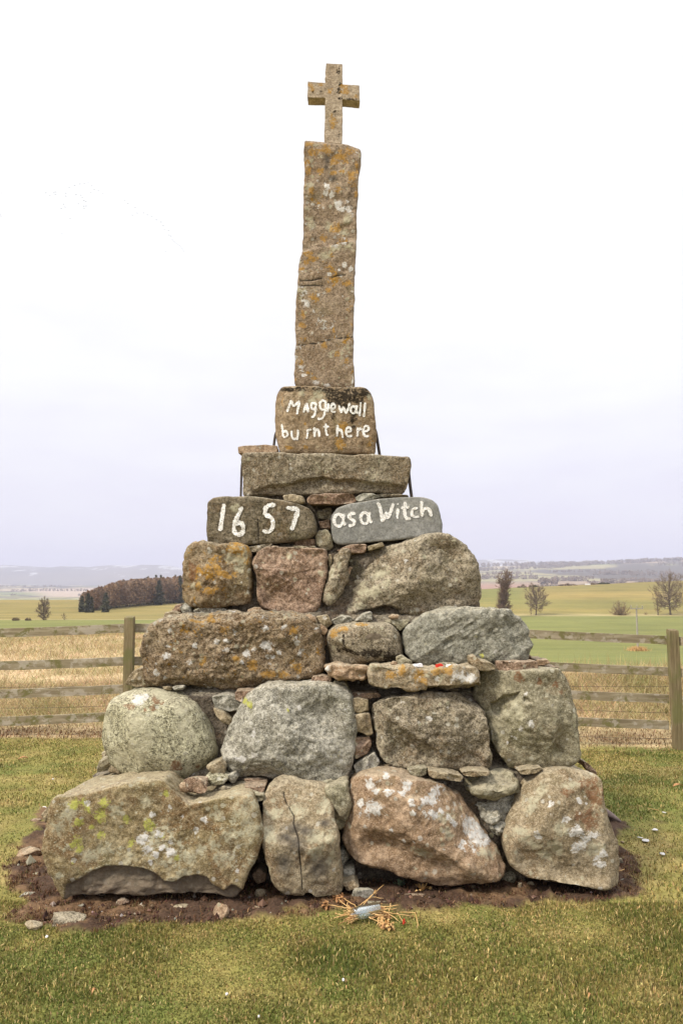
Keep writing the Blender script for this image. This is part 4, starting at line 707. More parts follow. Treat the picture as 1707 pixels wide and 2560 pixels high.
# wedging stones and rubble between the courses (zoom, points, depth, thickness, material)
CH = [
 (4, [(213, 555), (258, 543), (317, 558), (318, 617), (270, 632), (220, 624)], Y2 + .06, .25, 's_tan'), (4, [(233, 640), (320, 632), (332, 690), (342, 745), (310, 757), (223, 722)], Y2 + .05, .25, 's_tan'),
 (4, [(243, 765), (322, 758), (332, 800), (312, 852), (243, 887), (238, 820)], Y2 + .07, .25, 's_pink'), (4, [(233, 922), (290, 880), (350, 850), (377, 900), (367, 932), (330, 942), (248, 967)], Y2 + .05, .25, 's_grey'),
 (4, [(198, 520), (250, 515), (370, 514), (384, 540), (300, 552), (208, 548)], Y2 + .12, .25, 's_pink'), (4, [(122, 455), (190, 458), (207, 490), (188, 517), (128, 502)], Y2 + .14, .25, 's_olive'),
 (4, [(0, 430), (60, 418), (108, 440), (100, 470), (30, 466), (0, 468)], Y2 + .14, .25, 's_pink'),
 (4, [(530, 945), (600, 930), (640, 935), (638, 970), (600, 985), (550, 972)], Y1 + .26, .3, 's_olive'), (4, [(648, 950), (760, 962), (842, 985), (835, 1015), (740, 1000), (650, 985)], Y1 + .22, .3, 's_tan'),
 (4, [(830, 960), (900, 946), (985, 955), (990, 975), (900, 985), (840, 978)], Y1 + .25, .3, 's_tan'), (4, [(1145, 950), (1200, 938), (1280, 934), (1270, 955), (1220, 972), (1160, 970)], Y1 + .28, .3, 's_tan'),
 (4, [(985, 850), (1040, 880), (1090, 930), (1095, 960), (1020, 950), (985, 920)], Y2 + .22, .3, 's_dark'), (4, [(1120, 990), (1150, 1000), (1155, 1070), (1125, 1080)], Y1 + .3, .3, 's_olive'),
 (4, [(832, 505), (905, 508), (910, 570), (870, 560), (835, 545)], Y2 + .25, .25, 's_bgrey'), (4, [(700, 490), (800, 505), (830, 545), (720, 530)], Y2 + .2, .25, 's_dark'),
 (4, [(470, 318), (498, 308), (562, 343), (557, 372), (510, 376), (475, 352)], Y2 + .12, .12, 's_olive'), (4, [(878, 345), (878, 315), (910, 308), (922, 330), (980, 343), (1022, 365), (1030, 387), (980, 394), (935, 392), (898, 374)], Y2 + .06, .2, 's_tan'),
 (4, [(1033, 345), (1150, 343), (1257, 341), (1262, 392), (1150, 394), (1038, 392)], Y2 + .10, .3, 's_pink'), (4, [(1252, 335), (1312, 333), (1327, 350), (1290, 364), (1255, 362)], Y2 + .25, .3, 's_red'), (4, [(1265, 363), (1370, 373), (1384, 390), (1270, 393)], Y2 + .3, .4, 's_pink'),
 (4, [(1193, 285), (1215, 308), (1232, 337), (1195, 340)], Y3 + .2, .25, 's_red'), (4, [(690, 352), (760, 345), (850, 350), (845, 370), (760, 382), (690, 372)], Y2 + .2, .2, 's_olive'),
 (4, [(110, 115), (160, 88), (210, 90), (237, 110), (170, 137), (123, 142)], Y3 + .10, .25, 's_grey'), (4, [(238, 116), (290, 76), (332, 68), (338, 112), (300, 122)], Y3 + .08, .25, 's_grey'), (4, [(426, 95), (450, 81), (487, 83), (482, 107), (440, 110)], Y3 + .06, .12, 's_red'),
 (4, [(408, 122), (450, 108), (500, 113), (550, 110), (522, 147), (492, 172), (460, 145)], Y3 + .08, .25, 's_olive'),
 (3, [(1233, 92), (1270, 80), (1307, 105), (1312, 132), (1275, 128)], Y3 + .02, .14, 's_red'), (3, [(1308, 100), (1372, 88), (1402, 140), (1372, 167), (1330, 132)], Y3 + .08, .2, 's_tan'), (3, [(1300, 142), (1340, 140), (1377, 180), (1355, 207), (1320, 182)], Y3 + .04, .14, 's_red'),
 (3, [(1335, 210), (1372, 205), (1380, 260), (1345, 275)], Y3 + .10, .2, 's_pink'), (3, [(1300, 30), (1350, 20), (1375, 70), (1330, 110), (1295, 90)], Y4 + .15, .2, 's_bgrey'),
 (3, [(183, 490), (210, 438), (240, 408), (288, 403), (293, 512), (240, 517), (190, 502)], Y3 + .12, .4, 's_tan'), (3, [(400, 108), (415, 75), (455, 63), (500, 76), (495, 98)], Y4 + .10, .3, 's_tan'), (3, [(498, 45), (533, 13), (570, 38), (572, 78), (520, 78)], Y4 + .03, .2, 's_grey'),
 (3, [(455, 62), (480, 30), (510, 25), (520, 60), (490, 80)], Y4 + .2, .2, 's_pink'), (3, [(578, 65), (620, 42), (700, 46), (772, 55), (782, 70), (690, 80), (600, 80)], Y4 + .03, .3, 's_grey'), (3, [(903, 60), (940, 40), (980, 48), (990, 74), (905, 75)], Y4 + .04, .2, 's_red'),
 (3, [(395, 512), (440, 508), (462, 520), (455, 532), (410, 528)], Y2 + .22, .2, 's_tan'), (3, [(460, 515), (490, 506), (530, 508), (522, 530), (470, 533)], Y2 + .2, .2, 's_grey'),
 (3, [(690, 570), (780, 555), (900, 580), (880, 640), (800, 660), (710, 640)], Y2 + .16, .3, 's_grey'), (3, [(698, 638), (760, 663), (812, 705), (807, 745), (760, 722), (713, 685)], Y2 + .12, .3, 's_tan'), (3, [(740, 740), (800, 750), (790, 800), (760, 840), (742, 800)], Y2 + .2, .3, 's_bgrey'),
 (3, [(830, 540), (900, 530), (960, 530), (930, 570), (880, 610), (830, 590)], Y2 + .14, .3, 's_pink'), (3, [(1010, 500), (1060, 485), (1140, 488), (1120, 505), (1040, 512)], Y3 + .05, .3, 's_tan'),
 (3, [(658, 985), (740, 948), (772, 975), (767, 1032), (690, 1028)], Y1 + .26, .25, 's_tan'), (3, [(653, 1045), (720, 1028), (787, 1050), (762, 1088), (690, 1098), (658, 1072)], Y1 + .22, .25, 's_pale'), (3, [(778, 1040), (830, 1018), (852, 1045), (815, 1083)], Y1 + .27, .25, 's_grey'),
 (3, [(845, 1120), (900, 1102), (1012, 1096), (1004, 1132), (900, 1148)], Y1 + .19, .25, 's_pink'), (3, [(670, 1178), (800, 1160), (880, 1146), (1000, 1158), (1000, 1188), (700, 1200)], Y1 + .12, .25, 's_olive'), (3, [(690, 1132), (760, 1098), (832, 1120), (790, 1158), (720, 1153)], Y1 + .22, .25, 's_bgrey'),
 (3, [(880, 1060), (960, 1050), (1020, 1060), (1000, 1090), (900, 1095)], Y1 + .34, .25, 's_pink'), (3, [(880, 1140), (930, 1128), (970, 1140), (960, 1175), (890, 1180)], Y1 + .15, .2, 's_pale'),
 (3, [(8, 990), (23, 950), (70, 933), (102, 960), (97, 1008), (13, 1023)], Y2 + .25, .35, 's_olive'), (3, [(38, 902), (80, 888), (95, 930), (48, 932)], Y2 + .5, .3, 's_pink'), (3, [(80, 1010), (100, 975), (160, 1005), (150, 1025)], Y2 + .15, .3, 's_tan'),
 (1, [(1098, 490), (1130, 463), (1163, 490), (1158, 522), (1120, 533)], Y1 + .24, .25, 's_red'), (1, [(1490, 470), (1542, 458), (1548, 512), (1500, 523)], Y1 + .22, .25, 's_grey'), (1, [(1488, 530), (1540, 518), (1565, 545), (1510, 566)], Y1 + .12, .2, 's_tan'),
 (1, [(1470, 400), (1500, 380), (1520, 420), (1500, 455), (1475, 450)], Y1 + .26, .2, 's_grey'), (1, [(1400, 118), (1390, 90), (1440, 80), (1470, 95), (1430, 125)], Y1 + .28, .3, 's_olive'), (1, [(187, 235), (215, 195), (232, 250), (205, 270)], Y1 + .35, .4, 's_tan'),
 (5, [(528, 315), (560, 306), (625, 320), (634, 347), (600, 352), (530, 337)], Y5 + .05, .25, 's_tan'), (5, [(643, 328), (660, 308), (760, 303), (870, 306), (887, 340), (870, 350), (800, 357), (652, 355)], Y5 + .03, .3, 's_pink'), (5, [(873, 325), (910, 303), (960, 303), (1002, 318), (950, 337), (890, 344)], Y5 + .05, .25, 's_green'),
 (5, [(573, 530), (682, 523), (684, 567), (575, 562)], Y5 + .05, .25, 's_pink'), (5, [(683, 512), (700, 483), (740, 478), (762, 510), (771, 560), (752, 584), (720, 577), (688, 552)], Y5 + .04, .2, 's_olive'),
 (5, [(690, 385), (760, 370), (772, 430), (700, 428)], Y5 + .14, .25, 's_bgrey'), (5, [(700, 440), (752, 430), (760, 478), (705, 472)], Y5 + .12, .2, 's_pink'), (5, [(785, 582), (850, 550), (935, 553), (925, 592), (860, 598)], Y4 + .12, .3, 's_pink'),
 (5, [(938, 562), (1010, 540), (1020, 560), (945, 582)], Y4 + .10, .16, 's_tan'), (5, [(338, 568), (430, 550), (475, 548), (430, 592), (370, 590)], Y4 + .12, .3, 's_bgrey'), (5, [(748, 602), (760, 600), (764, 640), (752, 675)], Y4 + .1, .2, 's_tan'),
 (5, [(830, 690), (850, 660), (862, 665), (850, 700)], Y4 + .12, .2, 's_red'), (5, [(1020, 318), (1060, 306), (1140, 312), (1130, 325)], Y5 + .12, .3, 's_dark'), (5, [(970, 310), (1040, 304), (1080, 312), (1020, 322)], Y5 + .16, .3, 's_bgrey'),
 (5, [(680, 870), (720, 850), (745, 880), (740, 920), (700, 915)], Y4 + .14, .25, 's_bgrey'), (5, [(1280, 395), (1298, 430), (1302, 462), (1285, 465)], Y5 + .15, .2, 's_slate'),
 (5, [(570, 560), (640, 560), (690, 566), (690, 575), (600, 570)], Y4 + .08, .2, 's_olive'), (8, [(730, 562), (780, 556), (860, 562), (865, 580), (740, 580)], Y7 + .04, .3, 's_tan'), (8, [(985, 575), (1020, 566), (1070, 570), (1080, 584), (990, 586)], Y7 + .05, .2, 's_red'), (8, [(420, 560), (470, 548), (560, 562), (560, 574), (430, 574)], Y7 + .05, .3, 's_grey'),
 (2, [(610, 40), (660, 34), (730, 42), (725, 58), (640, 62)], Y1 + .3, .3, 's_tan'), (2, [(850, 40), (900, 28), (958, 32), (940, 50), (880, 58)], Y1 + .3, .3, 's_tan'),
 (2, [(1130, 0), (1150, 8), (1190, 55), (1175, 62), (1140, 30)], Y1 + .7, .3, 's_pink'),
]
for i, (z, pts, yy, T, mt) in enumerate(CH):
    stone('wedge_stone', MON, zp(z, pts), yy, T, mt, n=4 + (i % 4), bf=min(.04, T * .3), seed=100 + i, N=72, M1=24, M2=8, fac=4, facq=(.62, .9), rough=.006, lump=.004, cr=.08)
# side and back stones of each course
k = 300
for (za, zb, hw, yf, yb, ln) in ((0, .52, 1.50, 5.45, 7.55, .70), (.52, 1.0, 1.08, 5.62, 7.35, .62), (1.0, 1.36, .90, 5.8, 7.1, .55), (1.36, 1.82, .68, 5.9, 6.95, .5), (1.82, 2.2, .50, 5.95, 6.85, .45)):
    h = zb - za; nn2 = max(1, round((yb - yf - .25) / ln)); L_ = (yb - yf) / nn2
    for s_ in (-1, 1):
        for q in range(nn2):
            k += 1; rock('boulder', MON, (-.05 + s_ * (hw - .30), yf + (q + .5) * L_ + .1, (za + zb) / 2 + .01), (.62, L_ * 1.03, h * 1.02), ('s_tan', 's_bgrey', 's_grey', 's_brown', 's_olive')[k % 5], k, n=5, res=30, fac=5, rough=.05)
    nb_ = max(1, round(2 * (hw - .4) / ln)); L_ = 2 * (hw - .3) / nb_
    for q in range(nb_):
        k += 1; rock('boulder', MON, (-.05 - (hw - .3) + (q + .5) * L_, yb - .25, (za + zb) / 2), (L_ * 1.03, .6, h * 1.02), ('s_pink', 's_bgrey', 's_grey', 's_brown', 's_olive')[k % 5], k, n=5, res=26, fac=5, rough=.05)

# iron clamps
m, t, b = new_mat('iron'); M['iron'] = m
oc = node(t, 'ShaderNodeTexCoord').outputs['Object']
t.links.new(ramp(t, noise(t, oc, 40, 4), [(.35, (.035, .030, .030)), (.65, (.075, .055, .045))]), b.inputs[0]); b.inputs['Roughness'].default_value = .7
def rod(z, pts, ys, r_):
    P = np.array([at(*zp(z, [p])[0], y) for p, y in zip(pts, ys)]); P = resample(chaikin(P, False, 2), 14, False)
    MB().tube(P, r_, 8).build('iron_rod', M['iron'], MON, P[0], True)
rod(8, [(392, 406), (378, 410), (370, 440), (360, 520), (352, 580)], [Y7 + .25, Y7 + .2, Y7 + .2, Y7 + .17, Y7 + .15], .010)
rod(8, [(1092, 385), (1100, 400), (1108, 440), (1120, 520), (1132, 592)], [Y7 + .25, Y7 + .2, Y7 + .2, Y7 + .17, Y7 + .15], .011)
rod(8, [(140, 610), (129, 640), (126, 740), (122, 890)], [Y6 + .2, Y6 + .18, Y6 + .16, Y6 + .10], .008)
rod(8, [(1340, 690), (1342, 730), (1350, 800), (1362, 890)], [Y6 + .2, Y6 + .18, Y6 + .16, Y6 + .10], .011)

# painted lettering
m, t, b = new_mat('white_paint'); M['white_paint'] = m
geo = node(t, 'ShaderNodeNewGeometry').outputs['Position']
f1 = noise(t, geo, 130, 4, .7)
t.links.new(ramp(t, f1, [(.38, (.46, .42, .36)), (.50, (.74, .73, .71)), (.60, (.86, .86, .87))]), b.inputs[0])
tp = node(t, 'ShaderNodeBsdfTransparent'); ms = node(t, 'ShaderNodeMixShader', {0: mth(t, 'MULTIPLY', sstep(t, noise(t, geo, 95, 5, .75), .36, .44), attr(t, 'cover'))})
t.links.new(tp.outputs[0], ms.inputs[1]); t.links.new(b.outputs[0], ms.inputs[2]); t.links.new([n for n in t.nodes if n.type == 'OUTPUT_MATERIAL'][0].inputs[0].links[0].from_socket, ms.inputs[2])
t.links.new(ms.outputs[0], [n for n in t.nodes if n.type == 'OUTPUT_MATERIAL'][0].inputs[0])
def circ(x, y, rx, ry, a0=0, a1=360): return [(x + rx * math.cos(math.radians(a)), y - ry * math.sin(math.radians(a))) for a in np.linspace(a0, a1, 16)]
def letters(ob, z, chars, wz, seed, counts):
    i = 0
    for k, c_ in enumerate(counts): letter(ob, z, chars[i:i + c_], wz, seed * 50 + k); i += c_
def letter(ob, z, strokes, wz, seed, cover=1.0):
    V, f = ob_data[ob.name]; bv = BVHTree.FromPolygons([tuple(v) for v in V], f)
    r = np.random.default_rng(seed); vs, fs, cv = [], [], []
    for st in strokes:
        P = zp(z, st); P = chaikin(P, False, 2) if len(P) > 2 else P
        L = np.linalg.norm(np.diff(P, axis=0), axis=1).sum(); nseg = max(4, int(L / 1.6)); P = resample(P, nseg, False)
        Tn = np.gradient(P, axis=0); Tn /= np.maximum(np.linalg.norm(Tn, axis=1), 1e-6)[:, None]; Nn = np.stack([-Tn[:, 1], Tn[:, 0]], 1)
        base = wz / ZOOM[z][2] / 2; row = []
        s_ = np.linspace(0, 1, nseg); w = base * (1 + .22 * vnoise(np.stack([s_ * L * .12, s_ * 0 + seed, s_ * 0], 1), 3)); cap = np.minimum(1, np.minimum(s_, 1 - s_) * L / base * .8 + .45); w *= cap
        for k_ in range(nseg):
            rr_ = []
            for c_ in np.linspace(-1, 1, 7):
                j_ = .12 * r.normal() * (abs(c_) > .9); p = P[k_] + Nn[k_] * w[k_] * (c_ + j_)
                d = ray(*p); d /= np.linalg.norm(d); h = bv.ray_cast(Vector((0, 0, CZ)), Vector(d))
                rr_.append(None if h[0] is None else len(vs));
                if h[0] is not None: vs.append(np.array(h[0]) - d * .0035); cv.append(cover)
            row.append(rr_)
        for a, b_ in zip(row[:-1], row[1:]):
            for c_ in range(6):
                q = [a[c_], a[c_ + 1], b_[c_ + 1], b_[c_]]
                if None not in q: fs.append(q)
    vs = np.array(vs)
    return mesh_obj('letter', vs, fs, M['white_paint'], ob, (vs[:, 0].mean(), vs[:, 1].min(), vs[:, 2].min()), True, attrs={'cover': cv})
letters(ins, 8, [[(458, 262), (475, 215), (488, 175)], [(486, 178), (497, 205), (506, 222)], [(506, 222), (527, 200), (548, 180)], [(548, 180), (540, 225), (529, 278)],
    [(576, 266), (588, 228), (601, 196)], [(600, 194), (607, 230), (610, 266)], [(583, 240), (610, 240)], circ(649, 218, 17, 24, 30, 390), [(667, 195), (664, 250), (655, 293), (632, 300)],
    circ(716, 212, 22, 34, 40, 400), [(738, 176), (737, 245), (722, 300), (702, 313), (678, 309)], [(757, 198), (752, 262)], [(776, 240), (806, 232), (806, 212), (792, 198), (777, 212), (775, 245), (790, 262), (810, 258)],
    [(833, 212), (842, 245), (850, 268)], [(850, 268), (858, 240), (865, 222)], [(865, 222), (876, 250), (885, 274)], [(885, 274), (900, 235), (912, 195)],
    circ(938, 245, 20, 26, 20, 380), [(962, 212), (960, 245), (968, 275)], [(992, 190), (988, 240), (982, 292)], [(1023, 192), (1020, 245), (1014, 298)],
    [(420, 348), (425, 395), (430, 442)], [(430, 412), (445, 395), (462, 412), (460, 436), (432, 447)], [(490, 396), (491, 440), (508, 462), (530, 450)], [(536, 390), (536, 430), (528, 466)],
    [(608, 385), (606, 420), (600, 456)], [(606, 405), (616, 388), (636, 390)], [(655, 372), (657, 410), (656, 444)], [(657, 410), (670, 386), (688, 394), (692, 442)],
    [(738, 344), (740, 400), (744, 428), (760, 428)], [(720, 368), (762, 368)], [(824, 354), (822, 400), (820, 440)], [(822, 402), (838, 384), (854, 400), (862, 450)],
    [(885, 408), (924, 398), (916, 376), (896, 370), (885, 392), (885, 425), (902, 442), (928, 432)], [(970, 374), (969, 410), (967, 440)], [(970, 402), (983, 381), (1002, 386)], [(1012, 405), (1050, 394), (1048, 368), (1028, 360), (1012, 380), (1010, 415), (1025, 440), (1050, 434)]], 15.5, 1, (4, 3, 2, 2, 1, 1, 4, 2, 1, 1, 2, 2, 2, 2, 2, 2, 1, 2, 1))
letters(g1, 5, [[(236, 352), (228, 410), (216, 485)], [(326, 366), (298, 420), (282, 462), (286, 492), (306, 506), (328, 494), (331, 458), (312, 440), (288, 455)], [(488, 356), (444, 360)], [(444, 360), (438, 380), (435, 408)], [(435, 408), (462, 412), (478, 442), (470, 480), (448, 492), (424, 482)], [(540, 370), (570, 376), (600, 375)], [(600, 375), (584, 430), (566, 481)]], 20, 2, (1, 1, 3, 2))
letters(g2, 5, [circ(796, 432, 22, 30, 20, 380), [(820, 402), (818, 440), (828, 458)], [(880, 400), (858, 398), (845, 415), (858, 428), (875, 436), (872, 456), (845, 460)], circ(924, 422, 20, 28, 20, 380), [(948, 392), (945, 425), (958, 446)],
    [(982, 350), (995, 352), (1004, 392), (1010, 440)], [(1010, 440), (1022, 415), (1032, 392)], [(1032, 392), (1034, 410), (1036, 425)], [(1036, 425), (1052, 390), (1064, 350)], [(1086, 374), (1084, 426)], [(1084, 350), (1088, 356)], [(1122, 342), (1118, 400), (1130, 428), (1148, 420)], [(1102, 372), (1142, 368)], [(1184, 372), (1162, 376), (1152, 396), (1160, 414), (1178, 418), (1190, 412)], [(1202, 338), (1202, 375), (1206, 414)], [(1204, 388), (1222, 371), (1242, 378), (1250, 414)]], 15, 3, (2, 1, 2, 4, 2, 2, 1, 2))
# ------------------------------------------------------------------ loose things on the ledges
ls = stone('flat_stone', None, S(8, [(103, 517), (200, 508), (300, 502), (388, 510), (388, 556), (300, 563), (108, 563)]), Y6 + .10, .34, 's_red', n=26, bf=.02, seed=90, N=120, M1=30, fac=0, rough=.004, lump=.002, cr=.04, taper=.98)
tag(ls, 'loose flat reddish stone lying on the left shoulder of the wide slab', 'stone')
for n, c, ro in (('white_wax', (.78, .77, .80), .5), ('red_wax', (.55, .035, .02), .45), ('paper', (.75, .74, .72), .8), ('pale_pebble', (.62, .60, .60), .7)):
    m, t, b = new_mat(n); M[n] = m; oc = node(t, 'ShaderNodeTexCoord').outputs['Object']
    t.links.new(mixc(t, 1.0, c, ramp(t, noise(t, oc, 90, 4, .6), [(.35, (.78, .77, .75)), (.6, (1, 1, 1))]), 'MULTIPLY'), b.inputs[0]); b.inputs['Roughness'].default_value = ro
yl = Y2 + .10
for i, (x, y, w, h, mt, lb) in enumerate([(528, 377, 36, 13, 'white_wax', 'small white block of wax nearest the left end of the ledge'), (574, 366, 24, 12, 'white_wax', 'small white lump lying behind and left of the pair on the ledge'), (600, 365, 32, 16, 'white_wax', 'larger white tilted lump on the ledge left of the red one'), (711, 370, 40, 20, 'red_wax', 'small bright red object on the stone ledge'), (766, 369, 36, 14, 'white_wax', 'small white block on the ledge right of the red object')]):
    p = at(*zp(4, [(x, y)])[0], yl); w_, h_ = w / 2.24 / F * yl, h / 2.24 / F * yl
    mb = MB(); mb.box((0, 0, h_ / 2), (w_, w_ * .8, h_), taper=.85); mb.box((w_ * .12, 0, h_ * 1.05), (w_ * .5, w_ * .5, h_ * .25), taper=.7)
    if mt == 'red_wax': mb.box((w_ * .42, -.002, h_ * .55), (w_ * .3, w_ * .4, h_ * .5), taper=.6)
    V = np.vstack(mb.v); an = (.3, -.5, .35, .2, -.2)[i]; V[:, :2] = V[:, :2] @ np.array([[math.cos(an), math.sin(an)], [-math.sin(an), math.cos(an)]])
    mb.v = [V + np.array((p[0], yl, p[2] - h_ / 2))]
    tag(mb.build('offering', M[mt], None, (p[0], yl, p[2] - h_ / 2)), lb, 'offering', 'offerings on the ledge')
for x, y, w, h, mt, lb in ((458, 356, 44, 30, 's_red', 'pinkish pebble beside the greenish stone on the ledge'),):
    p = at(*zp(4, [(x, y)])[0], yl + .03); s_ = (yl + .03) / F / 2.24
    rock('pebble', None, (p[0], p[1], p[2]), (w * s_, w * s_, h * s_), M and mt, 61, res=14, label=lb, cat='pebble')

# ------------------------------------------------------------------ stones lying about the base
LOOSE = [  # zoom, x, base y, width, visible height, material, label
 (1, 118, 448, 108, 66, 's_red', 'wedge-shaped mossy brown stone lying on the grass left of the cairn'), (1, 262, 738, 172, 78, 's_bgrey', 'long flat grey stone half sunk in the soil at the front left corner'), (1, 130, 750, 86, 48, 's_tan', 'rounded tan stone beside the long flat grey one'),
 (1, 422, 618, 76, 34, 's_red', 'flat reddish stone under the hollow of the largest boulder'), (1, 528, 648, 62, 46, 's_pink', 'purplish brown stone on the soil before the hollow'), (1, 205, 660, 66, 22, 's_pale', 'thin whitish flake of stone left of the largest boulder'),
 (1, 350, 656, 34, 26, 's_grey', 'small grey-white pebble near the corner of the largest boulder'), (1, 954, 700, 80, 76, 's_red', 'red-brown angular stone at the edge of the turf'), (1, 1138, 610, 62, 46, 's_tan', 'pale buff stone in front of the upright cracked stone'),
 (1, 1115, 660, 34, 22, 's_red', 'small pink pebble below the pale buff stone'), (1, 785, 656, 76, 30, 's_tan', 'long thin pale stone lying in the dead moss'), (1, 612, 652, 32, 20, 's_red', 'small orange-red chip in the dead moss'),
 (2, 180, 622, 110, 70, 's_grey', 'tilted grey stone standing behind the jar and dried flowers'), (2, 240, 640, 100, 36, 's_olive', 'low brownish stone right behind the jar'), (2, 410, 610, 100, 32, 's_pink', 'flat buried stone right of the dried flowers'),
 (2, 910, 560, 34, 32, 's_tan', 'small light stone on the soil under the tall blunt boulder'), (2, 1008, 550, 36, 28, 's_pink', 'pinkish stone on the soil under the tall blunt boulder'), (2, 658, 568, 30, 22, 's_tan', 'little pale pebble in the soil below the reddish boulder'),
 (2, 865, 572, 22, 34, 's_bgrey', 'small upright brown pebble on the bare soil'), (2, 802, 545, 102, 72, 's_pale', 'round pale cobble under the right tip of the reddish boulder'), (2, 1303, 462, 34, 36, 's_bgrey', 'stone tucked against the right side of the tall blunt boulder'),
 (2, 290, 522, 28, 20, 's_tan', 'buff pebble in the shade below the reddish boulder'), (2, 768, 612, 22, 14, 's_pale', 'tiny pale pebble where the soil meets the turf'), (2, 1308, 364, 18, 14, 's_red', 'small orange pebble on the grass right of the cairn'),
 (1, 108, 612, 70, 34, 's_grey', 'low grey stone in the moss left of the largest boulder'), (1, 160, 508, 56, 24, 's_pale', 'pale splintered stone on the moss beside the largest boulder'), (1, 335, 706, 34, 24, 's_red', 'small orange pebble on top of the long flat stone'),
 (1, 150, 275, 46, 20, 's_pink', 'flat pinkish stone at the edge of the soil, upper left'), (3, 590, 1190, 190, 118, 's_pink', 'rounded pinkish cobble resting in the notch above the largest boulder'), (3, 520, 1150, 66, 60, 's_red', 'small red stone tucked behind the pinkish cobble'),
]
for i, (z, x, yb, w, h, mt, lb) in enumerate(LOOSE):
    p = zp(z, [(x, yb)])[0]; s_ = 1 / ZOOM[z][2]
    if z == 3:
        yy = Y1 + .10; P = at(p[0], p[1], yy); k_ = yy / F * s_; sz = (w * k_, w * k_ * .8, h * k_); c_ = (P[0], yy + w * k_ * .4, P[2] + sz[2] / 2)
    else:
        P = ground(*p); k_ = P[1] / F * s_; W_ = w * k_; Hh = h * k_; D_ = min(W_ * .75, Hh / .36 * .6); sz = (W_, D_, max(.3 * Hh, Hh - D_ * .34) * 1.25); c_ = (P[0], P[1] + D_ / 2, gz1(P[0], P[1] + D_ / 2) + sz[2] * .38)
    rock('loose_stone', None, c_, sz, mt, 500 + i, n=2.6, res=26, fac=8 if mt != 's_pale' else 3, rough=.07, rotz=0, label=lb, cat='stone', group='loose stones lying around the cairn')
# soil crumbs and grit: nobody could count them
r = np.random.default_rng(11); vs, fs, cs = [], [], []
X = r.uniform(-2.2, 2.2, 9000); Y = r.uniform(3.9, 5.4, 9000); k = soilf(X, Y) < -.01; X, Y = X[k], Y[k]; Z = gz(X, Y) + .012
ico = np.array([(0, 0, 1), (.9, 0, .1), (0, .9, -.1), (-.9, 0, .1), (0, -.9, 0), (0, 0, -1)]); icf = [(0, 1, 2), (0, 2, 3), (0, 3, 4), (0, 4, 1), (5, 2, 1), (5, 3, 2), (5, 4, 3), (5, 1, 4)]
n_ = len(X); sz = r.gamma(1.6, .0034, n_) + .002; V = (ico[None] * (1 + r.uniform(-.35, .35, (n_, 6, 1)))) * sz[:, None, None] * r.uniform(.7, 1.3, (n_, 1, 3)) + np.stack([X, Y, Z], 1)[:, None]
fcs = (np.array(icf)[None] + 6 * np.arange(n_)[:, None, None]).reshape(-1, 3)
c = np.tile((.085, .045, .03), (n_, 1)); q = r.uniform(0, 1, n_); c[q < .2] = (.24, .15, .10); c[q < .05] = (.36, .32, .27)
tag(mesh_obj('soil_crumbs', V.reshape(-1, 3), fcs, M['blade'], colors=np.repeat(vary(c, .25), 6, 0)), 'crumbs of red-brown soil and grit around the foot of the cairn', 'soil', kind='stuff')

def flat_bit(name, z, x, y, w, h, mat, ang, label, cat, group=None, thick=.006):
    P = ground(*zp(z, [(x, y)])[0]); k_ = P[1] / F / ZOOM[z][2]
    rock(name, None, (P[0], P[1], P[2] + .012 + thick / 2), (w * k_, max(h * k_ / .36, w * k_ * .4), thick), mat, int(x * 7 + y), n=2.2, res=10, fac=2, rough=.12, rotz=ang, label=label, cat=cat, group=group)
flat_bit('pale_shard', 2, 1442, 313, 30, 12, 'pale_pebble', .2, 'oval white shard on the grass, farthest up of the large three', 'shard', 'white shards on the grass')
flat_bit('pale_shard', 2, 1405, 360, 30, 14, 'pale_pebble', -.4, 'oval white shard on the grass, middle of the large three', 'shard', 'white shards on the grass')
flat_bit('pale_shard', 2, 1479, 421, 24, 13, 'pale_pebble', .1, 'squarish white shard on the grass nearest the soil edge', 'shard', 'white shards on the grass')
flat_bit('pale_shard', 2, 1381, 348, 9, 10, 'pale_pebble', .9, 'tiny pale sliver just left of the middle white shard', 'shard', 'white shards on the grass')
flat_bit('pale_shard', 2, 1485, 237, 11, 8, 'pale_pebble', .5, 'small white crumb beside the thin straw, right lawn', 'shard', 'white shards on the grass')
flat_bit('paper_scrap', 1, 188, 220, 30, 13, 'paper', .3, 'crumpled white scrap by the left side of the largest boulder', 'litter')
flat_bit('daisy', 1, 988, 1045, 13, 8, 'pale_pebble', 0, 'white daisy head in the bottom lawn below the cracked stone', 'flower', 'daisies in the lawn', .01)
flat_bit('daisy', 1, 1495, 978, 11, 8, 'pale_pebble', 0, 'white daisy head in the lawn below the jar', 'flower', 'daisies in the lawn', .01)
flat_bit('daisy', 1, 1127, 1138, 10, 6, 'pale_pebble', 0, 'white daisy head lowest in the lawn', 'flower', 'daisies in the lawn', .01)
flat_bit('daisy', 1, 204, 789, 14, 8, 'pale_pebble', 0, 'white daisy head by the front left corner of the soil', 'flower', 'daisies in the lawn', .01)
flat_bit('daisy', 1, 232, 92, 9, 5, 'pale_pebble', 0, 'white daisy head in the lawn on the left behind the corner boulder', 'flower', 'daisies in the lawn', .01)
m, t, b = new_mat('dead_leaf'); M['dead_leaf'] = m; oc = node(t, 'ShaderNodeTexCoord').outputs['Object']
t.links.new(ramp(t, noise(t, oc, 60, 3), [(.35, (.30, .14, .06)), (.65, (.46, .27, .13))]), b.inputs[0])
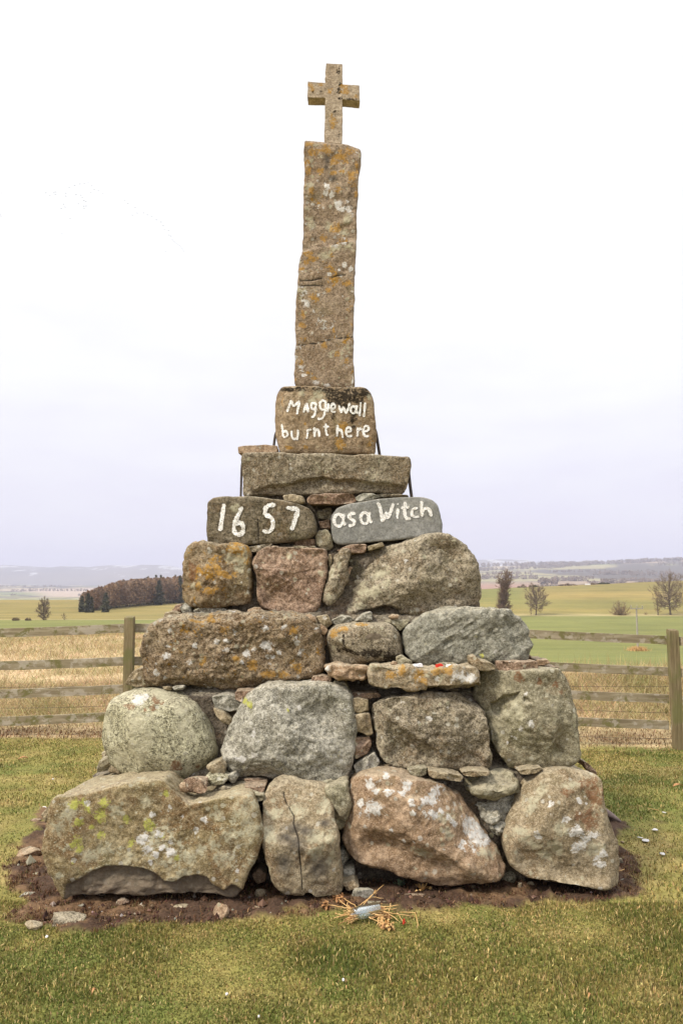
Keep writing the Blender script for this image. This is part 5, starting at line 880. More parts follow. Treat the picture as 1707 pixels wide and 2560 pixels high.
def leaf(z, x, y, w, ang, label):
    P = ground(*zp(z, [(x, y)])[0]); L = w * P[1] / F / ZOOM[z][2]; vs = []
    for i in range(7):
        s_ = i / 6; ww = .28 * L * math.sin(math.pi * min(1, s_ * .9 + .08)); zz_ = .022 + .018 * math.sin(s_ * 3)
        for c_ in (-1, 0, 1): vs.append((L * (s_ - .5), ww * c_, zz_ + abs(c_) * .008))
    V = np.array(vs); ca, sa_ = math.cos(ang), math.sin(ang); V[:, :2] = V[:, :2] @ np.array([[ca, sa_], [-sa_, ca]])
    f = [(i * 3 + c_, i * 3 + c_ + 1, i * 3 + c_ + 4, i * 3 + c_ + 3) for i in range(6) for c_ in (0, 1)]
    o = mesh_obj('dead_leaf', V + P, f, M['dead_leaf'], None, P, True); o.modifiers.new('thickness', 'SOLIDIFY').thickness = .0012
    tag(o, label, 'leaf', 'dead leaves on the lawn')
leaf(1, 102, 10, 40, .4, 'orange curled leaf on the upper left lawn'); leaf(1, 410, 1055, 26, 1.0, 'small tan leaf in the bottom left lawn'); leaf(2, 1165, 1066, 20, .6, 'small orange leaf at the bottom right of the lawn'); leaf(2, 1545, 130, 44, .2, 'long tan leaf at the right edge of the lawn')
m, t, b = new_mat('straw'); M['straw'] = m; oc = node(t, 'ShaderNodeTexCoord').outputs['Object']
t.links.new(ramp(t, noise(t, oc, 35, 3), [(.3, (.42, .24, .085)), (.7, (.62, .42, .20))]), b.inputs[0])
m, t, b = new_mat('straw_brown'); M['straw_brown'] = m; t.links.new(ramp(t, noise(t, node(t, 'ShaderNodeTexCoord').outputs['Object'], 60, 3), [(.3, (.26, .12, .05)), (.7, (.42, .24, .11))]), b.inputs[0])
m, t, b = new_mat('red_petal'); M['red_petal'] = m; t.links.new(ramp(t, noise(t, node(t, 'ShaderNodeTexCoord').outputs['Object'], 60, 3), [(.3, (.30, .02, .012)), (.7, (.55, .06, .03))]), b.inputs[0])
m, t, b = new_mat('drift'); M['drift'] = m; t.links.new(ramp(t, noise(t, node(t, 'ShaderNodeTexCoord').outputs['Object'], 40, 3), [(.3, (.16, .12, .11)), (.7, (.26, .20, .18))]), b.inputs[0])
for z, pts, label, rad in ((2, [(1413, 228), (1440, 234), (1463, 239)], 'thin pale straw lying on the right lawn', .0022), (2, [(1280, 504), (1300, 505), (1314, 497)], 'short pale twig on the soil right of the cairn', .0025)):
    P = np.array([ground(*q) for q in zp(z, pts)]) + (0, 0, .03)
    tag(MB().tube(P, rad, 6).build('twig', M['straw'], None, P[0], True), label, 'twig')
P = [ground(*q) for q in zp(2, [(1225, 262), (1262, 272), (1298, 284)])]; P = np.array(P) + np.array([(0, 0, .06), (0, 0, .04), (0, 0, .02)])
mb = MB(); mb.tube(P, [.03, .022, .008], 8); V = np.vstack(mb.v); tag(mb.build('bark_piece', M['drift'], None, P[2], True), 'flat grey-brown splinter of wood poking out behind the right boulder', 'wood')

# ------------------------------------------------------------------ jar and dried flowers
JY = 4.36
def J(x, y, dy=0.0):
    P = ground(*zp(9, [(x, y)])[0]); return P
A_ = ground(*zp(9, [(500, 655)])[0]); B_ = ground(*zp(9, [(810, 590)])[0])
ax = (B_ - A_); ax[2] = 0; ln = np.linalg.norm(ax); ax /= ln; rj = .033
prof = [(0, .0), (0, .85), (.012, .98), (.03, 1.0), (.72, 1.0), (.80, .93), (.85, .80), (.88, .80), (.90, .86), (.93, .80), (.95, .86), (1.0, .84), (1.0, .76), (.90, .74), (.84, .74), (.78, .86), (.70, .93), (.05, .93), (.03, .80), (.03, 0)]
sd_ = np.cross(ax, (0, 0, 1)); n_ = 40; vs = []
org = np.array((A_[0], A_[1] + rj * .6, 0)); org[2] = max(gz1(A_[0], A_[1]), gz1(B_[0], B_[1])) + rj + .012
Bx = org + ax * ln
for (s_, q) in prof:
    for k in range(n_):
        a = k * 2 * math.pi / n_; vs.append(Bx - ax * ln * s_ + rj * q * (math.cos(a) * sd_ + math.sin(a) * np.array((0, 0, 1))))
f = [(i * n_ + k, i * n_ + (k + 1) % n_, (i + 1) * n_ + (k + 1) % n_, (i + 1) * n_ + k) for i in range(len(prof) - 1) for k in range(n_)]
m, t, b = new_mat('glass'); M['glass'] = m
b.inputs['Base Color'].default_value = (.88, .92, .94, 1); b.inputs['Metallic'].default_value = 1.0; b.inputs['Roughness'].default_value = .10
tp = node(t, 'ShaderNodeBsdfTransparent', {0: (.93, .96, .97, 1)}); ms = node(t, 'ShaderNodeMixShader', {0: mth(t, 'ADD', .17, mth(t, 'MULTIPLY', node(t, 'ShaderNodeLayerWeight', {'Blend': .30}).outputs['Facing'], .55))}); t.links.new(tp.outputs[0], ms.inputs[1]); t.links.new(b.outputs[0], ms.inputs[2]); t.links.new(ms.outputs[0], [n for n in t.nodes if n.type == 'OUTPUT_MATERIAL'][0].inputs[0])
tag(mesh_obj('glass_jar', vs, f, M['glass'], None, org - (0, 0, rj), True), 'empty clear glass jar lying on its side among dried flowers', 'jar')
r = random.Random(5)
g0 = ground(*zp(9, [(560, 520)])[0])
bq = empty('dried_flowers', g0, 'bunch of withered straw-coloured flowers fallen around the glass jar', 'dried flowers')
def pt(x, y, lift):
    P = ground(*zp(9, [(x, y)])[0]); d = ray(*zp(9, [(x, y)])[0]); k = (P[2] + lift - CZ) / d[2]; Q = np.array([0, 0, CZ]) + d * k; return Q
def stem(pts, lifts, rad=.0026, mat='straw'):
    P = np.array([pt(x, y, l) for (x, y), l in zip(pts, lifts)]); P = resample(chaikin(P, False, 2), 12, False)
    P += np.array([[r.gauss(0, .0012) for _ in range(3)] for _ in P]); MB().tube(P, np.linspace(rad, rad * .75, 12), 6).build('stem', M[mat], bq, P[0], True); return P[-1], P[-1] - P[-3]
def head(c, ax_, mat, size, nq=22, name='flower_head', droop=.9):
    mb = MB(); ax_ = np.array(ax_) / np.linalg.norm(ax_)
    for k in range(nq):
        d = ax_ * r.uniform(.2, 1) + np.array([r.gauss(0, .7) for _ in range(3)]); d /= np.linalg.norm(d); L = size * r.uniform(.6, 1.15); sdv = np.cross(d, (.3, .2, .9)); sdv /= np.linalg.norm(sdv) + 1e-6; w = size * r.uniform(.10, .22)
        m1 = c + d * L * .55; tip = m1 + (d * (1 - droop * .5) + np.array((0, 0, -droop * .5))) * L * .5
        mb.add([c - sdv * w * .4, c + sdv * w * .4, m1 + sdv * w, m1 - sdv * w, tip], [(0, 1, 2, 3), (3, 2, 4)])
    mb.tube([c - ax_ * size * .2, c + ax_ * size * .15], [size * .16, size * .24], 8)
    o = mb.build(name, M[mat], bq, c, False); return o
for pts, lf, hd in ([[(560, 430), (470, 375), (360, 310)], (.03, .045, .05), ('straw_brown', .042)], [[(470, 450), (400, 400), (310, 325)], (.03, .04, .045), ('straw_brown', .044)], [[(480, 450), (330, 425), (180, 400)], (.035, .035, .035), ('straw_brown', .046)],
                    [[(600, 430), (700, 310), (790, 230), (880, 155)], (.03, .05, .06, .075), None], [[(590, 440), (690, 335), (775, 245)], (.03, .045, .06), ('straw', .018)], [[(510, 470), (620, 370), (740, 300), (870, 325)], (.03, .045, .045, .03), None], [[(780, 440), (900, 425), (1050, 410)], (.04, .045, .05), ('straw', .010)],
                    [[(770, 430), (870, 480), (960, 520), (1060, 600)], (.045, .04, .035, .02), None], [[(780, 450), (900, 490), (1010, 510), (1230, 545)], (.045, .04, .035, .012), ('straw_brown', .012)], [[(500, 495), (400, 530), (260, 565)], (.02, .018, .012), None], [[(500, 500), (390, 530), (290, 510)], (.03, .02, .02), ('straw', .012)], [[(800, 470), (900, 500), (980, 570)], (.03, .03, .02), None],
                    [[(470, 440), (430, 400), (438, 365)], (.03, .035, .04), None], [[(940, 480), (958, 420), (962, 380)], (.03, .04, .05), None], [[(820, 460), (930, 455), (1040, 445)], (.03, .035, .035), None], [[(1040, 500), (1090, 560), (1110, 610)], (.02, .02, .015), None], [[(440, 470), (490, 490), (500, 505)], (.03, .03, .02), None]):
    e, d = stem(pts, lf)
    if hd: head(e, d, hd[0], hd[1], 26)
for k in range(46):
    sgn = -1 if k % 2 else 1; x0, y0 = 640 + sgn * r.uniform(40, 170), 480 + r.uniform(-50, 90); a = r.uniform(-.7, .9); L = r.uniform(60, 190)
    e, d = stem([(x0, y0), (x0 + sgn * L * .5, y0 + a * L * .3 + r.uniform(-14, 14)), (x0 + sgn * L, y0 + a * L * .6)], (r.uniform(.015, .045), r.uniform(.015, .045), r.uniform(.01, .03)), r.uniform(.0014, .0026), 'straw' if k % 3 else 'straw_brown')
    if k % 4 == 0: head(e, d, 'straw_brown' if k % 8 else 'straw', .026, 20)
head(pt(850, 600, .025), (-1, -.3, -.1), 'straw', .036, 30); head(pt(905, 625, .02), (.1, -1, -.2), 'straw', .044, 38); head(pt(950, 650, .02), (.2, -1, -.1), 'straw', .046, 34); head(pt(820, 560, .03), (-.2, -.6, .3), 'straw', .024, 18); head(pt(480, 580, .02), (-.2, -1, 0), 'straw', .026, 18)
head(pt(1120, 605, .02), (1, -.2, .2), 'red_petal', .020, 24)
P = np.array([pt(1080, 492, .02), pt(1170, 492, .03), pt(1262, 500, .03), pt(1280, 570, .02), pt(1300, 660, .012)]); tag(MB().tube(P, .0022, 6).build('bent_straw', M['straw'], None, P[-1], True), 'single bent pale straw on the turf right of the dried flowers', 'straw')
m, t, b = new_mat('weed'); M['weed'] = m; t.links.new(ramp(t, noise(t, node(t, 'ShaderNodeTexCoord').outputs['Object'], 50, 3), [(.35, (.07, .11, .07)), (.65, (.17, .20, .11))]), b.inputs[0])
def weed(x, y, h, col, label, seed):
    q = random.Random(seed); P = ground(*zp(9, [(x, y)])[0]); mb = MB()
    for k in range(26):
        a = q.uniform(0, 6.28); up_ = q.uniform(.2, 1.1); d = np.array((math.cos(a) * .6, math.sin(a) * .6, up_)); d /= np.linalg.norm(d); L = h * q.uniform(.5, 1.1); sdv = np.array((-math.sin(a), math.cos(a), 0)) * h * q.uniform(.06, .13)
        c0 = P + np.array((0, 0, .005)); m1 = c0 + d * L * .7; tip = m1 + (d + np.array((0, 0, -.6))) * L * .3
        mb.add([c0 - sdv * .2, c0 + sdv * .2, m1 + sdv, m1 - sdv, tip], [(0, 1, 2, 3), (3, 2, 4)])
    tag(mb.build('weed', M[col], None, P, False), label, 'weed')
weed(1060, 225, .06, 'weed', 'small blue-green weed sprouting from the soil below the reddish boulder', 1); weed(1350, 265, .07, 'straw', 'withered curly pale weed on the soil right of the green one', 2)

# ------------------------------------------------------------------ fence
m, t, b = new_mat('fence_wood'); M['fence_wood'] = m
oc = node(t, 'ShaderNodeNewGeometry').outputs['Position']; ob_ = node(t, 'ShaderNodeTexCoord').outputs['Object']
gr = noise(t, node(t, 'ShaderNodeMapping', {'Vector': oc, 'Scale': (1.2, 14, 14)}).outputs[0], 2.2, 5, .6)
c = ramp(t, gr, [(.3, (.16, .125, .08)), (.5, (.25, .205, .135)), (.7, (.35, .30, .215))])
c = mixc(t, sstep(t, noise(t, oc, 5.5, 5, .7, .5), .50, .60), c, (.15, .135, .055)); c = mixc(t, mth(t, 'MULTIPLY', sstep(t, noise(t, node(t, 'ShaderNodeMapping', {'Vector': oc, 'Scale': (6.5, 6.5, 9.0)}).outputs[0], 1.0, 5, .7), .52, .60), .5), c, (.46, .41, .35))
t.links.new(c, b.inputs[0])
bn = node(t, 'ShaderNodeBump', {'Height': gr, 'Strength': .4, 'Distance': .006}); t.links.new(bn.outputs[0], b.inputs['Normal'])
m, t, b = new_mat('post_wood'); M['post_wood'] = m
oc = node(t, 'ShaderNodeNewGeometry').outputs['Position']
gr = noise(t, node(t, 'ShaderNodeMapping', {'Vector': oc, 'Scale': (26, 26, 1.3)}).outputs[0], 2.0, 5, .65)
c = ramp(t, gr, [(.3, (.085, .062, .034)), (.5, (.175, .135, .075)), (.7, (.26, .21, .125))]); c = mixc(t, mth(t, 'MULTIPLY', sstep(t, noise(t, oc, 3.0, 4, .6), .45, .62), .7), c, (.135, .135, .05))
t.links.new(c, b.inputs[0]); bn = node(t, 'ShaderNodeBump', {'Height': gr, 'Strength': .6, 'Distance': .008}); t.links.new(bn.outputs[0], b.inputs['Normal'])
m, t, b = new_mat('wire'); M['wire'] = m; b.inputs['Base Color'].default_value = (.10, .085, .07, 1); b.inputs['Metallic'].default_value = .6; b.inputs['Roughness'].default_value = .5
YL, YR = 9.5, 9.85
fence = empty('wooden_fence', (0, 9.9, gz1(0, 9.9)), 'weathered four-rail wooden fence with strands of wire around the monument lawn', 'fence')
def post(x, y, top, lean=(0, 0), w=.10):
    zb = gz1(x, y) - .08; mb = MB(); h = top - zb
    V = []
    for k, s_ in enumerate((0, .25, .5, .75, .985, 1)):
        ww = w * (1 if s_ < 1 else .92) * (1 + .02 * math.sin(k * 3)); cx_, cy_ = x + lean[0] * (1 - s_), y + lean[1] * (1 - s_)
        V += [(cx_ - ww / 2, cy_ - ww / 2, zb + h * s_), (cx_ + ww / 2, cy_ - ww / 2, zb + h * s_), (cx_ + ww / 2, cy_ + ww / 2, zb + h * s_ + (.012 if s_ == 1 else 0)), (cx_ - ww / 2, cy_ + ww / 2, zb + h * s_ + (.012 if s_ == 1 else 0))]
    f = [(k * 4 + i, k * 4 + (i + 1) % 4, k * 4 + 4 + (i + 1) % 4, k * 4 + 4 + i) for k in range(5) for i in range(4)] + [(20, 21, 22, 23)]
    o = mb.add(V, f).build('post', M['post_wood'], fence, (x, y, zb)); return o
def board(A, B, h=.098, th=.03):
    # a sawn rail between two points (centre of its top edge), slightly bowed
    A, B = np.array(A), np.array(B); d = B - A; L = np.linalg.norm(d); dn = d / L; nrm = np.cross(dn, (0, 0, 1)); nrm /= np.linalg.norm(nrm); V = []
    for k in range(9):
        s_ = k / 8; p = A + d * s_ + np.array((0, 0, -.006 * math.sin(math.pi * s_))); hh_ = h * (1 + .03 * math.sin(k * 2.3 + L * 7))
        V += [p - nrm * th / 2, p + nrm * th / 2, p + nrm * th / 2 - (0, 0, hh_), p - nrm * th / 2 - (0, 0, hh_)]
    f = [(k * 4 + i, k * 4 + (i + 1) % 4, k * 4 + 4 + (i + 1) % 4, k * 4 + 4 + i) for k in range(8) for i in range(4)] + [(3, 2, 1, 0), (32, 33, 34, 35)]
    return MB().add(V, f).build('rail', M['fence_wood'], fence, A)
pl = at(329, 1543, YL); post(pl[0], YL - .07, pl[2])
prt = at(1673.5, 1574.7, YR); post(prt[0], YR - .07, prt[2], lean=(.03, 0), w=.105)
for dx in (-1.9, -3.8): post(pl[0] + dx, YL - .07 - .0, pl[2] + dx * .045)
PLR = [(1559, 1570.5), (1641.5, 1652.5), (1710.5, 1723), (1778, 1791.5)]
PRR = [((1310, 1572.6), (1662, 1589.6)), ((1400, 1655), (1662, 1668)), ((1425, 1724.7), (1662, 1736)), ((1428, 1791), (1662, 1801.5))]
xh = at(760, 1560, YL)[0]
post(.25, 9.68, at(760, 1548, 9.68)[2]); post(1.75, 9.68, at(1230, 1560, 9.8)[2])
right_turn = []
for i, (y1, y0) in enumerate(PLR):
    Pr = at(322, y1, YL); P0 = at(2, y0, YL); dz = (P0[2] - Pr[2]) / (P0[0] - Pr[0])
    xa = pl[0] - 1.9; board((xa + .004, YL, Pr[2] + dz * (xa - Pr[0])), (Pr[0] + .02, YL, Pr[2])); xb = xa - 1.9; board((xb, YL, Pr[2] + dz * (xb - Pr[0])), (xa - .004, YL, Pr[2] + dz * (xa - Pr[0])))
    board((Pr[0] + .028, YL, Pr[2]), (.25, 9.75, at(760, y1 - 1, 9.75)[2]))
    (xa, ya), (xb, yb) = PRR[i]; A = at(xa, ya, YR); B = at(xb + 8, yb + .2, YR); d = (B[2] - A[2]) / (B[0] - A[0]); xs = 1.75
    board((xs, YR - .02, B[2] + d * (xs - B[0])), B); board((.258, 9.75, at(760, y1 - 1, 9.75)[2]), (xs - .008, YR - .02, B[2] + d * (xs - B[0])))
    E = np.array((B[0] + 1.5, YR - 1.35, B[2] - .06)); board((B[0] + .02, YR - .02, B[2]), E); right_turn.append(E)
post(B[0] + 1.5, YR - 1.42, right_turn[0][2] + .05)
def wire(P, rad=.0022): MB().tube(P, rad, 5).build('wire', M['wire'], fence, P[0], True)
for (ya, yb) in ((1769, 1765), (1717, 1716)): wire([at(-60, ya + 2, YL + .03), at(150, ya, YL + .03), at(329, yb - 2, YL + .03)])
for (ya, yb) in ((1715.5, 1716.5), (1773, 1783), (1840, 1847)): wire([at(1400, ya, YR + .03), at(1540, (ya + yb) / 2 + .8, YR + .03), at(1680, yb, YR + .03)])

# ------------------------------------------------------------------ trees
m, t, b = new_mat('bark'); M['bark'] = m; t.links.new(ramp(t, noise(t, node(t, 'ShaderNodeTexCoord').outputs['Object'], 3, 4), [(.35, (.075, .058, .045)), (.65, (.14, .11, .085))]), b.inputs[0])
m, t, b = new_mat('twig_brown'); M['twig_brown'] = m; t.links.new(ramp(t, noise(t, node(t, 'ShaderNodeTexCoord').outputs['Object'], .8, 3), [(.35, (.16, .12, .09)), (.65, (.24, .18, .13))]), b.inputs[0])
m, t, b = new_mat('twig_red'); M['twig_red'] = m; t.links.new(ramp(t, noise(t, node(t, 'ShaderNodeTexCoord').outputs['Object'], .8, 3), [(.35, (.12, .065, .035)), (.65, (.20, .115, .055))]), b.inputs[0])
m, t, b = new_mat('twig_tan'); M['twig_tan'] = m; t.links.new(ramp(t, noise(t, node(t, 'ShaderNodeTexCoord').outputs['Object'], .8, 3), [(.35, (.19, .13, .08)), (.65, (.27, .19, .11))]), b.inputs[0])
m, t, b = new_mat('twig_mid'); M['twig_mid'] = m; t.links.new(ramp(t, noise(t, node(t, 'ShaderNodeTexCoord').outputs['Object'], .6, 3), [(.35, (.13, .085, .058)), (.65, (.22, .14, .085))]), b.inputs[0])
m, t, b = new_mat('conifer'); M['conifer'] = m; t.links.new(ramp(t, noise(t, node(t, 'ShaderNodeTexCoord').outputs['Object'], .7, 3), [(.35, (.055, .056, .036)), (.65, (.10, .098, .058))]), b.inputs[0])
ENV = {'round': lambda s: np.sin(np.clip(s * .90 + .08, 0, 1) * math.pi) ** .55, 'spread': lambda s: np.sin(np.clip(s * .78 + .16, 0, 1) * math.pi) ** .5, 'oval': lambda s: np.sin(np.clip(s * .86 + .12, 0, 1) * math.pi) ** .8,
       'bush': lambda s: np.sqrt(np.clip(1 - (s * .95) ** 2, 0, 1)) * (.55 + .45 * np.clip(s * 4, 0, 1)), 'ivy': lambda s: (.4 + .6 * np.clip((s - .05) * 2.2, 0, 1)) * (.55 + .35 * np.sin(s * 7.5 + .4) + .25 * np.sin(s * 17)) * np.clip((1.02 - s) * 5, 0, 1)}
def bare_tree(name, px, py, r_, hpx, label, cat, seed, wid=40, env='round', s0=.25, mat='twig_brown', lean=(0, 0), limbs=24, twigs=7, tw=.036, group=None, trad=.020, stems=1, fine=6):
    q = np.random.default_rng(seed); d = ray(px, py); x = d[0] / d[1] * r_; z = gz1(x, r_); H = hpx / F * r_; Wd = wid / F * r_ * .5
    tr, cr = MB(), MB(); T3 = []
    lean = np.array((lean[0], lean[1], 0.)) * H
    def axis(s, k=0): return np.array((.02 * H * math.sin(s * 5 + seed), .02 * H * math.cos(s * 4), s * H)) + lean * s ** 1.5
    if stems == 1:
        s_ = np.linspace(0, .9, 12); P = np.array([axis(a) for a in s_]); R = H * trad * (1 - s_) ** .8 + .015; R[0] *= 1.35; tr.tube(P, R, 7, cap=False)
    def twig(p, dr, L, w):
        sd = np.cross(dr, q.normal(0, 1, 3)); sd /= np.linalg.norm(sd) + 1e-9; T3.append((p - sd * w, p + sd * w, p + dr * L + np.array((0, 0, .12 * L))))
    for k in range(limbs):
        c = (k + q.uniform(0, 1)) / limbs; a = k * 2.4 + q.normal(0, .4); rad = Wd * float(ENV[env](c)) * q.uniform(.62, 1.0)
        base = axis(max(.02, (s0 + (1 - s0) * c) * q.uniform(.52, .80))) if stems == 1 else np.array((q.normal(0, .06) * Wd, q.normal(0, .06) * Wd, 0))
        end = axis(s0 + (1 - s0) * c); end = end + np.array((math.cos(a) * rad, math.sin(a) * rad, 0))
        mid = (base + end) / 2 + np.array((math.cos(a), math.sin(a), 0)) * rad * .18 - np.array((0, 0, .02 * H)); t_ = np.linspace(0, 1, 7)[:, None]
        P = (1 - t_) ** 2 * base + 2 * t_ * (1 - t_) * mid + t_ ** 2 * end; P[1:-1] += q.normal(0, .012 * H, (5, 3))
        L = np.linalg.norm(end - base); (tr if k % 3 == 0 else cr).tube(P, np.linspace(max(.05, L * .018), .02, 7), 4, cap=False)
        for b_ in range(twigs):
            u = q.uniform(.25, 1.0); i_ = min(5, int(u * 6)); p = P[i_] + (P[i_ + 1] - P[i_]) * (u * 6 - i_); dr = (P[i_ + 1] - P[i_]); dr /= np.linalg.norm(dr) + 1e-9
            dr = dr + q.normal(0, .55, 3) + np.array((0, 0, .35)); dr /= np.linalg.norm(dr); l2 = H * .11 * q.uniform(.6, 1.3); e2 = p + dr * l2
            cr.tube([p, (p + e2) / 2 + q.normal(0, .04 * l2, 3), e2], [.035, .026, .015], 3, cap=False)
            for f_ in range(fine):
                v = q.uniform(.15, 1.0); pp = p + dr * l2 * v; d3 = dr + q.normal(0, .6, 3) + np.array((0, 0, .2)); d3 /= np.linalg.norm(d3); l3 = H * .06 * q.uniform(.5, 1.4); twig(pp, d3, l3, tw)
                twig(pp + d3 * l3 * .5, (d3 + q.normal(0, .5, 3)) / 1.2, l3 * .7, tw * .7)
    V3 = np.array(T3).reshape(-1, 3); o = cr.n; cr.v.append(V3); cr.f += (np.arange(len(V3)).reshape(-1, 3) + o).tolist(); cr.n += len(V3)
    for mb in (tr, cr): mb.v = [v + np.array((x, r_, z - .1)) for v in mb.v]
    e = empty(name, (x, r_, z), label, cat, group)
    if tr.v: tr.build('trunk', M['bark'], e, (x, r_, z))
    cr.build('crown', M[mat], e, (x, r_, z)); return e
bare_tree('bare_tree', 110, 1546, 195, 55, 'small leafless tree with bushy base standing alone in the field edge, left', 'tree', 3, wid=36, env='round', s0=.08, limbs=46, twigs=7, fine=6, tw=.03)
bare_tree('sapling', 161, 1546, 196, 20, 'faint low sapling right of the lone left tree', 'tree', 4, wid=18, env='oval', s0=.1, limbs=8, twigs=4, tw=.02)
bare_tree('bare_tree', 1340, 1538, 281, 77, 'round-headed leafless tree on the field boundary', 'tree', 12, wid=66, env='round', s0=.24, limbs=52, twigs=9)
bare_tree('sapling', 1326, 1538, 280, 22, 'slight sapling at the foot of the round-headed tree', 'tree', 6, wid=9, env='oval', s0=.2, limbs=6, twigs=3)
bare_tree('bare_tree', 1674, 1537, 281, 104, 'large spreading leafless tree at the right edge', 'tree', 21, wid=92, env='round', s0=.18, limbs=64, twigs=9)
bare_tree('bare_tree', 1643, 1536, 281, 60, 'thin pale leafless tree left of the large spreading one', 'tree', 8, wid=22, env='oval', s0=.15, limbs=20, twigs=4, mat='twig_tan', fine=4)
bare_tree('bare_bush', 1549, 1538, 281, 36, 'rounded tan leafless bush on the field boundary', 'bush', 9, wid=58, env='bush', s0=.0, limbs=60, twigs=7, mat='twig_tan', stems=9)
bare_tree('bare_bush', 1613, 1538, 283, 8, 'tiny tan shrub right of the rounded bush', 'bush', 10, wid=14, env='bush', s0=0, limbs=14, twigs=4, mat='twig_tan', stems=5)
bare_tree('leaning_tree', 1256, 1532, 270, 112, 'tall narrow dark tree leaning with a dense reddish upper crown', 'tree', 14, wid=50, env='ivy', s0=.10, limbs=64, twigs=10, lean=(.10, 0), mat='twig_mid', fine=7, tw=.05)
for i, (px, py, w, h, lb) in enumerate(((46, 1556, 24, 9, 'dark clipped hedge clump left of the lone tree, larger of two'), (77, 1551, 20, 8, 'dark clipped hedge clump nearest the lone left tree'))):
    bare_tree('hedge_clump', px - 6, py, 190, h, lb, 'hedge', 30 + i, wid=w, env='bush', s0=.1, limbs=50, twigs=8, stems=9, tw=.06, group='hedge remnants along the field edge')
# gorse on the skyline of the pasture
for i, (px, w, h, lb) in enumerate(((1301, 20, 9, 'dark gorse clump on the skyline nearest the leaning tree'), (1331, 18, 5, 'low dark gorse clump, second along the skyline'), (1415, 40, 6, 'long dark gorse bank left of the white trough'), (1503, 26, 5, 'dark gorse bank right of the white trough'), (1478, 12, 4, 'small gorse clump touching the white trough on its right'))):
    r_ = 474; u = (px - 853.5) / F / .997; z = gz1(u * r_, r_)
    q = np.random.default_rng(60 + i); N = 1500; x = q.normal(0, .28, N).clip(-.5, .5) * w / F * r_; y = q.normal(0, 1.2, N); hh_ = np.abs(q.normal(0, .35, N)).clip(0, 1) * h / F * r_ * (.55 + .45 * np.sin(x * 1.9 + i)) * (1 - (x / (w / F * r_ * .55)) ** 2).clip(.15, 1)
    C_ = np.stack([x + u * r_, y + r_, hh_ + z], 1); D1 = q.normal(0, .28, (N, 3)); D2 = q.normal(0, .28, (N, 3)); V = np.stack([C_ + D1, C_ + D2, C_ - D1 - D2], 1).reshape(-1, 3)
    e = tag(mesh_obj('gorse_bush', V, np.arange(3 * N).reshape(-1, 3), M['conifer'] if i % 2 else M['twig_brown'], None, (u * r_, r_, z)), lb, 'bush', 'gorse along the skyline of the pasture')
u = (1466 - 853.5) / F; z = gz1(u * 470, 470); mb = MB(); mb.box((u * 470, 470, z + .42), (2.6, 1.4, .7)); mb.box((u * 470, 470, z + .05), (2.2, 1.0, .35)); mb.box((u * 470 + 1.35, 470, z + .3), (.5, .1, .08))
tag(mb.build('water_trough', M['white_wax'], None, (u * 470, 470, z)), 'tiny white trough on the skyline of the pasture', 'trough')

# utility pole
u = (1585 - 853.5) / F; r_ = 150; x = u * r_ / .9985; z = gz1(x, r_); Hp = 106 / F * r_
m, t, b = new_mat('pole_wood'); M['pole_wood'] = m; t.links.new(ramp(t, noise(t, node(t, 'ShaderNodeTexCoord').outputs['Object'], 5, 3), [(.3, (.24, .21, .18)), (.7, (.36, .33, .29))]), b.inputs[0])
e = empty('utility_pole', (x, r_, z), 'thin pale wooden utility pole with a crossarm standing in the green field', 'pole')
MB().tube([(x, r_, z - .3), (x - .05, r_, z + Hp)], [.17, .12], 10).build('pole', M['pole_wood'], e, (x, r_, z))
mb = MB(); mb.box((x - .05, r_ - .16, z + Hp - .12), (2.3, .14, .16)); mb.build('crossarm', M['pole_wood'], e, (x, r_, z + Hp))
for dx in (-1.0, 0.05, 1.0): MB().tube([(x + dx - .05, r_ - .16, z + Hp - .04), (x + dx - .05, r_ - .16, z + Hp + .2), (x + dx - .05, r_ - .16, z + Hp + .42)], [.05, .12, .06], 8).build('insulator', M['pole_wood'], e, (x + dx, r_, z + Hp))
q = np.random.default_rng(5); N = 900; xx = x + q.normal(0, .7, N); yy = r_ + q.normal(0, .6, N)
az = q.uniform(0, 6.28, N); hh_ = q.uniform(.3, 1.0, N); P0 = np.stack([xx, yy, gz(xx, yy)], 1); sdv = np.stack([np.cos(az), np.sin(az), 0 * az], 1) * .05; tp_ = P0 + np.stack([q.normal(0, .3, N), q.normal(0, .3, N), hh_], 1)
tag(mesh_obj('grass_tuft', np.stack([P0 - sdv, P0 + sdv, tp_], 1).reshape(-1, 3), np.arange(3 * N).reshape(-1, 3), M['straw'], None, (x, r_, z)), 'dry grass tuft left uncut around the foot of the utility pole', 'grass')

# the wood on the left pasture: a brown leafless mass, its dark conifers single
q = np.random.default_rng(17)
def wood_pt(s_, dpt):       # along the front edge (0..1), depth behind it
    px = 208 + 300 * s_; r0 = 300 + 120 * s_; return px, r0 + dpt
def tree_tris(x, y, z, H, wR, n, prof, size, wild=0.0):
    s_ = q.uniform(0, 1, n); a = q.uniform(0, 6.28, n); rad = wR * prof(s_) * np.sqrt(q.uniform(.05, 1, n)); C_ = np.stack([x + rad * np.cos(a), y + rad * np.sin(a), z + H * s_], 1)
    up_ = np.stack([np.cos(a) * .35, np.sin(a) * .35, np.ones(n)], 1) * (q.uniform(.5, 1.2, n) * size)[:, None]; sdv = q.normal(0, size * .16, (n, 3))
    if wild: up_ = up_ * (1 - wild) + q.normal(0, size * .7, (n, 3)) * wild; sdv = q.normal(0, size * .3, (n, 3))
    return np.stack([C_ - up_ * .5 - sdv, C_ - up_ * .5 + sdv, C_ + up_ * .5], 1).reshape(-1, 3)
Vt, Ct, kf = [], [], MB()
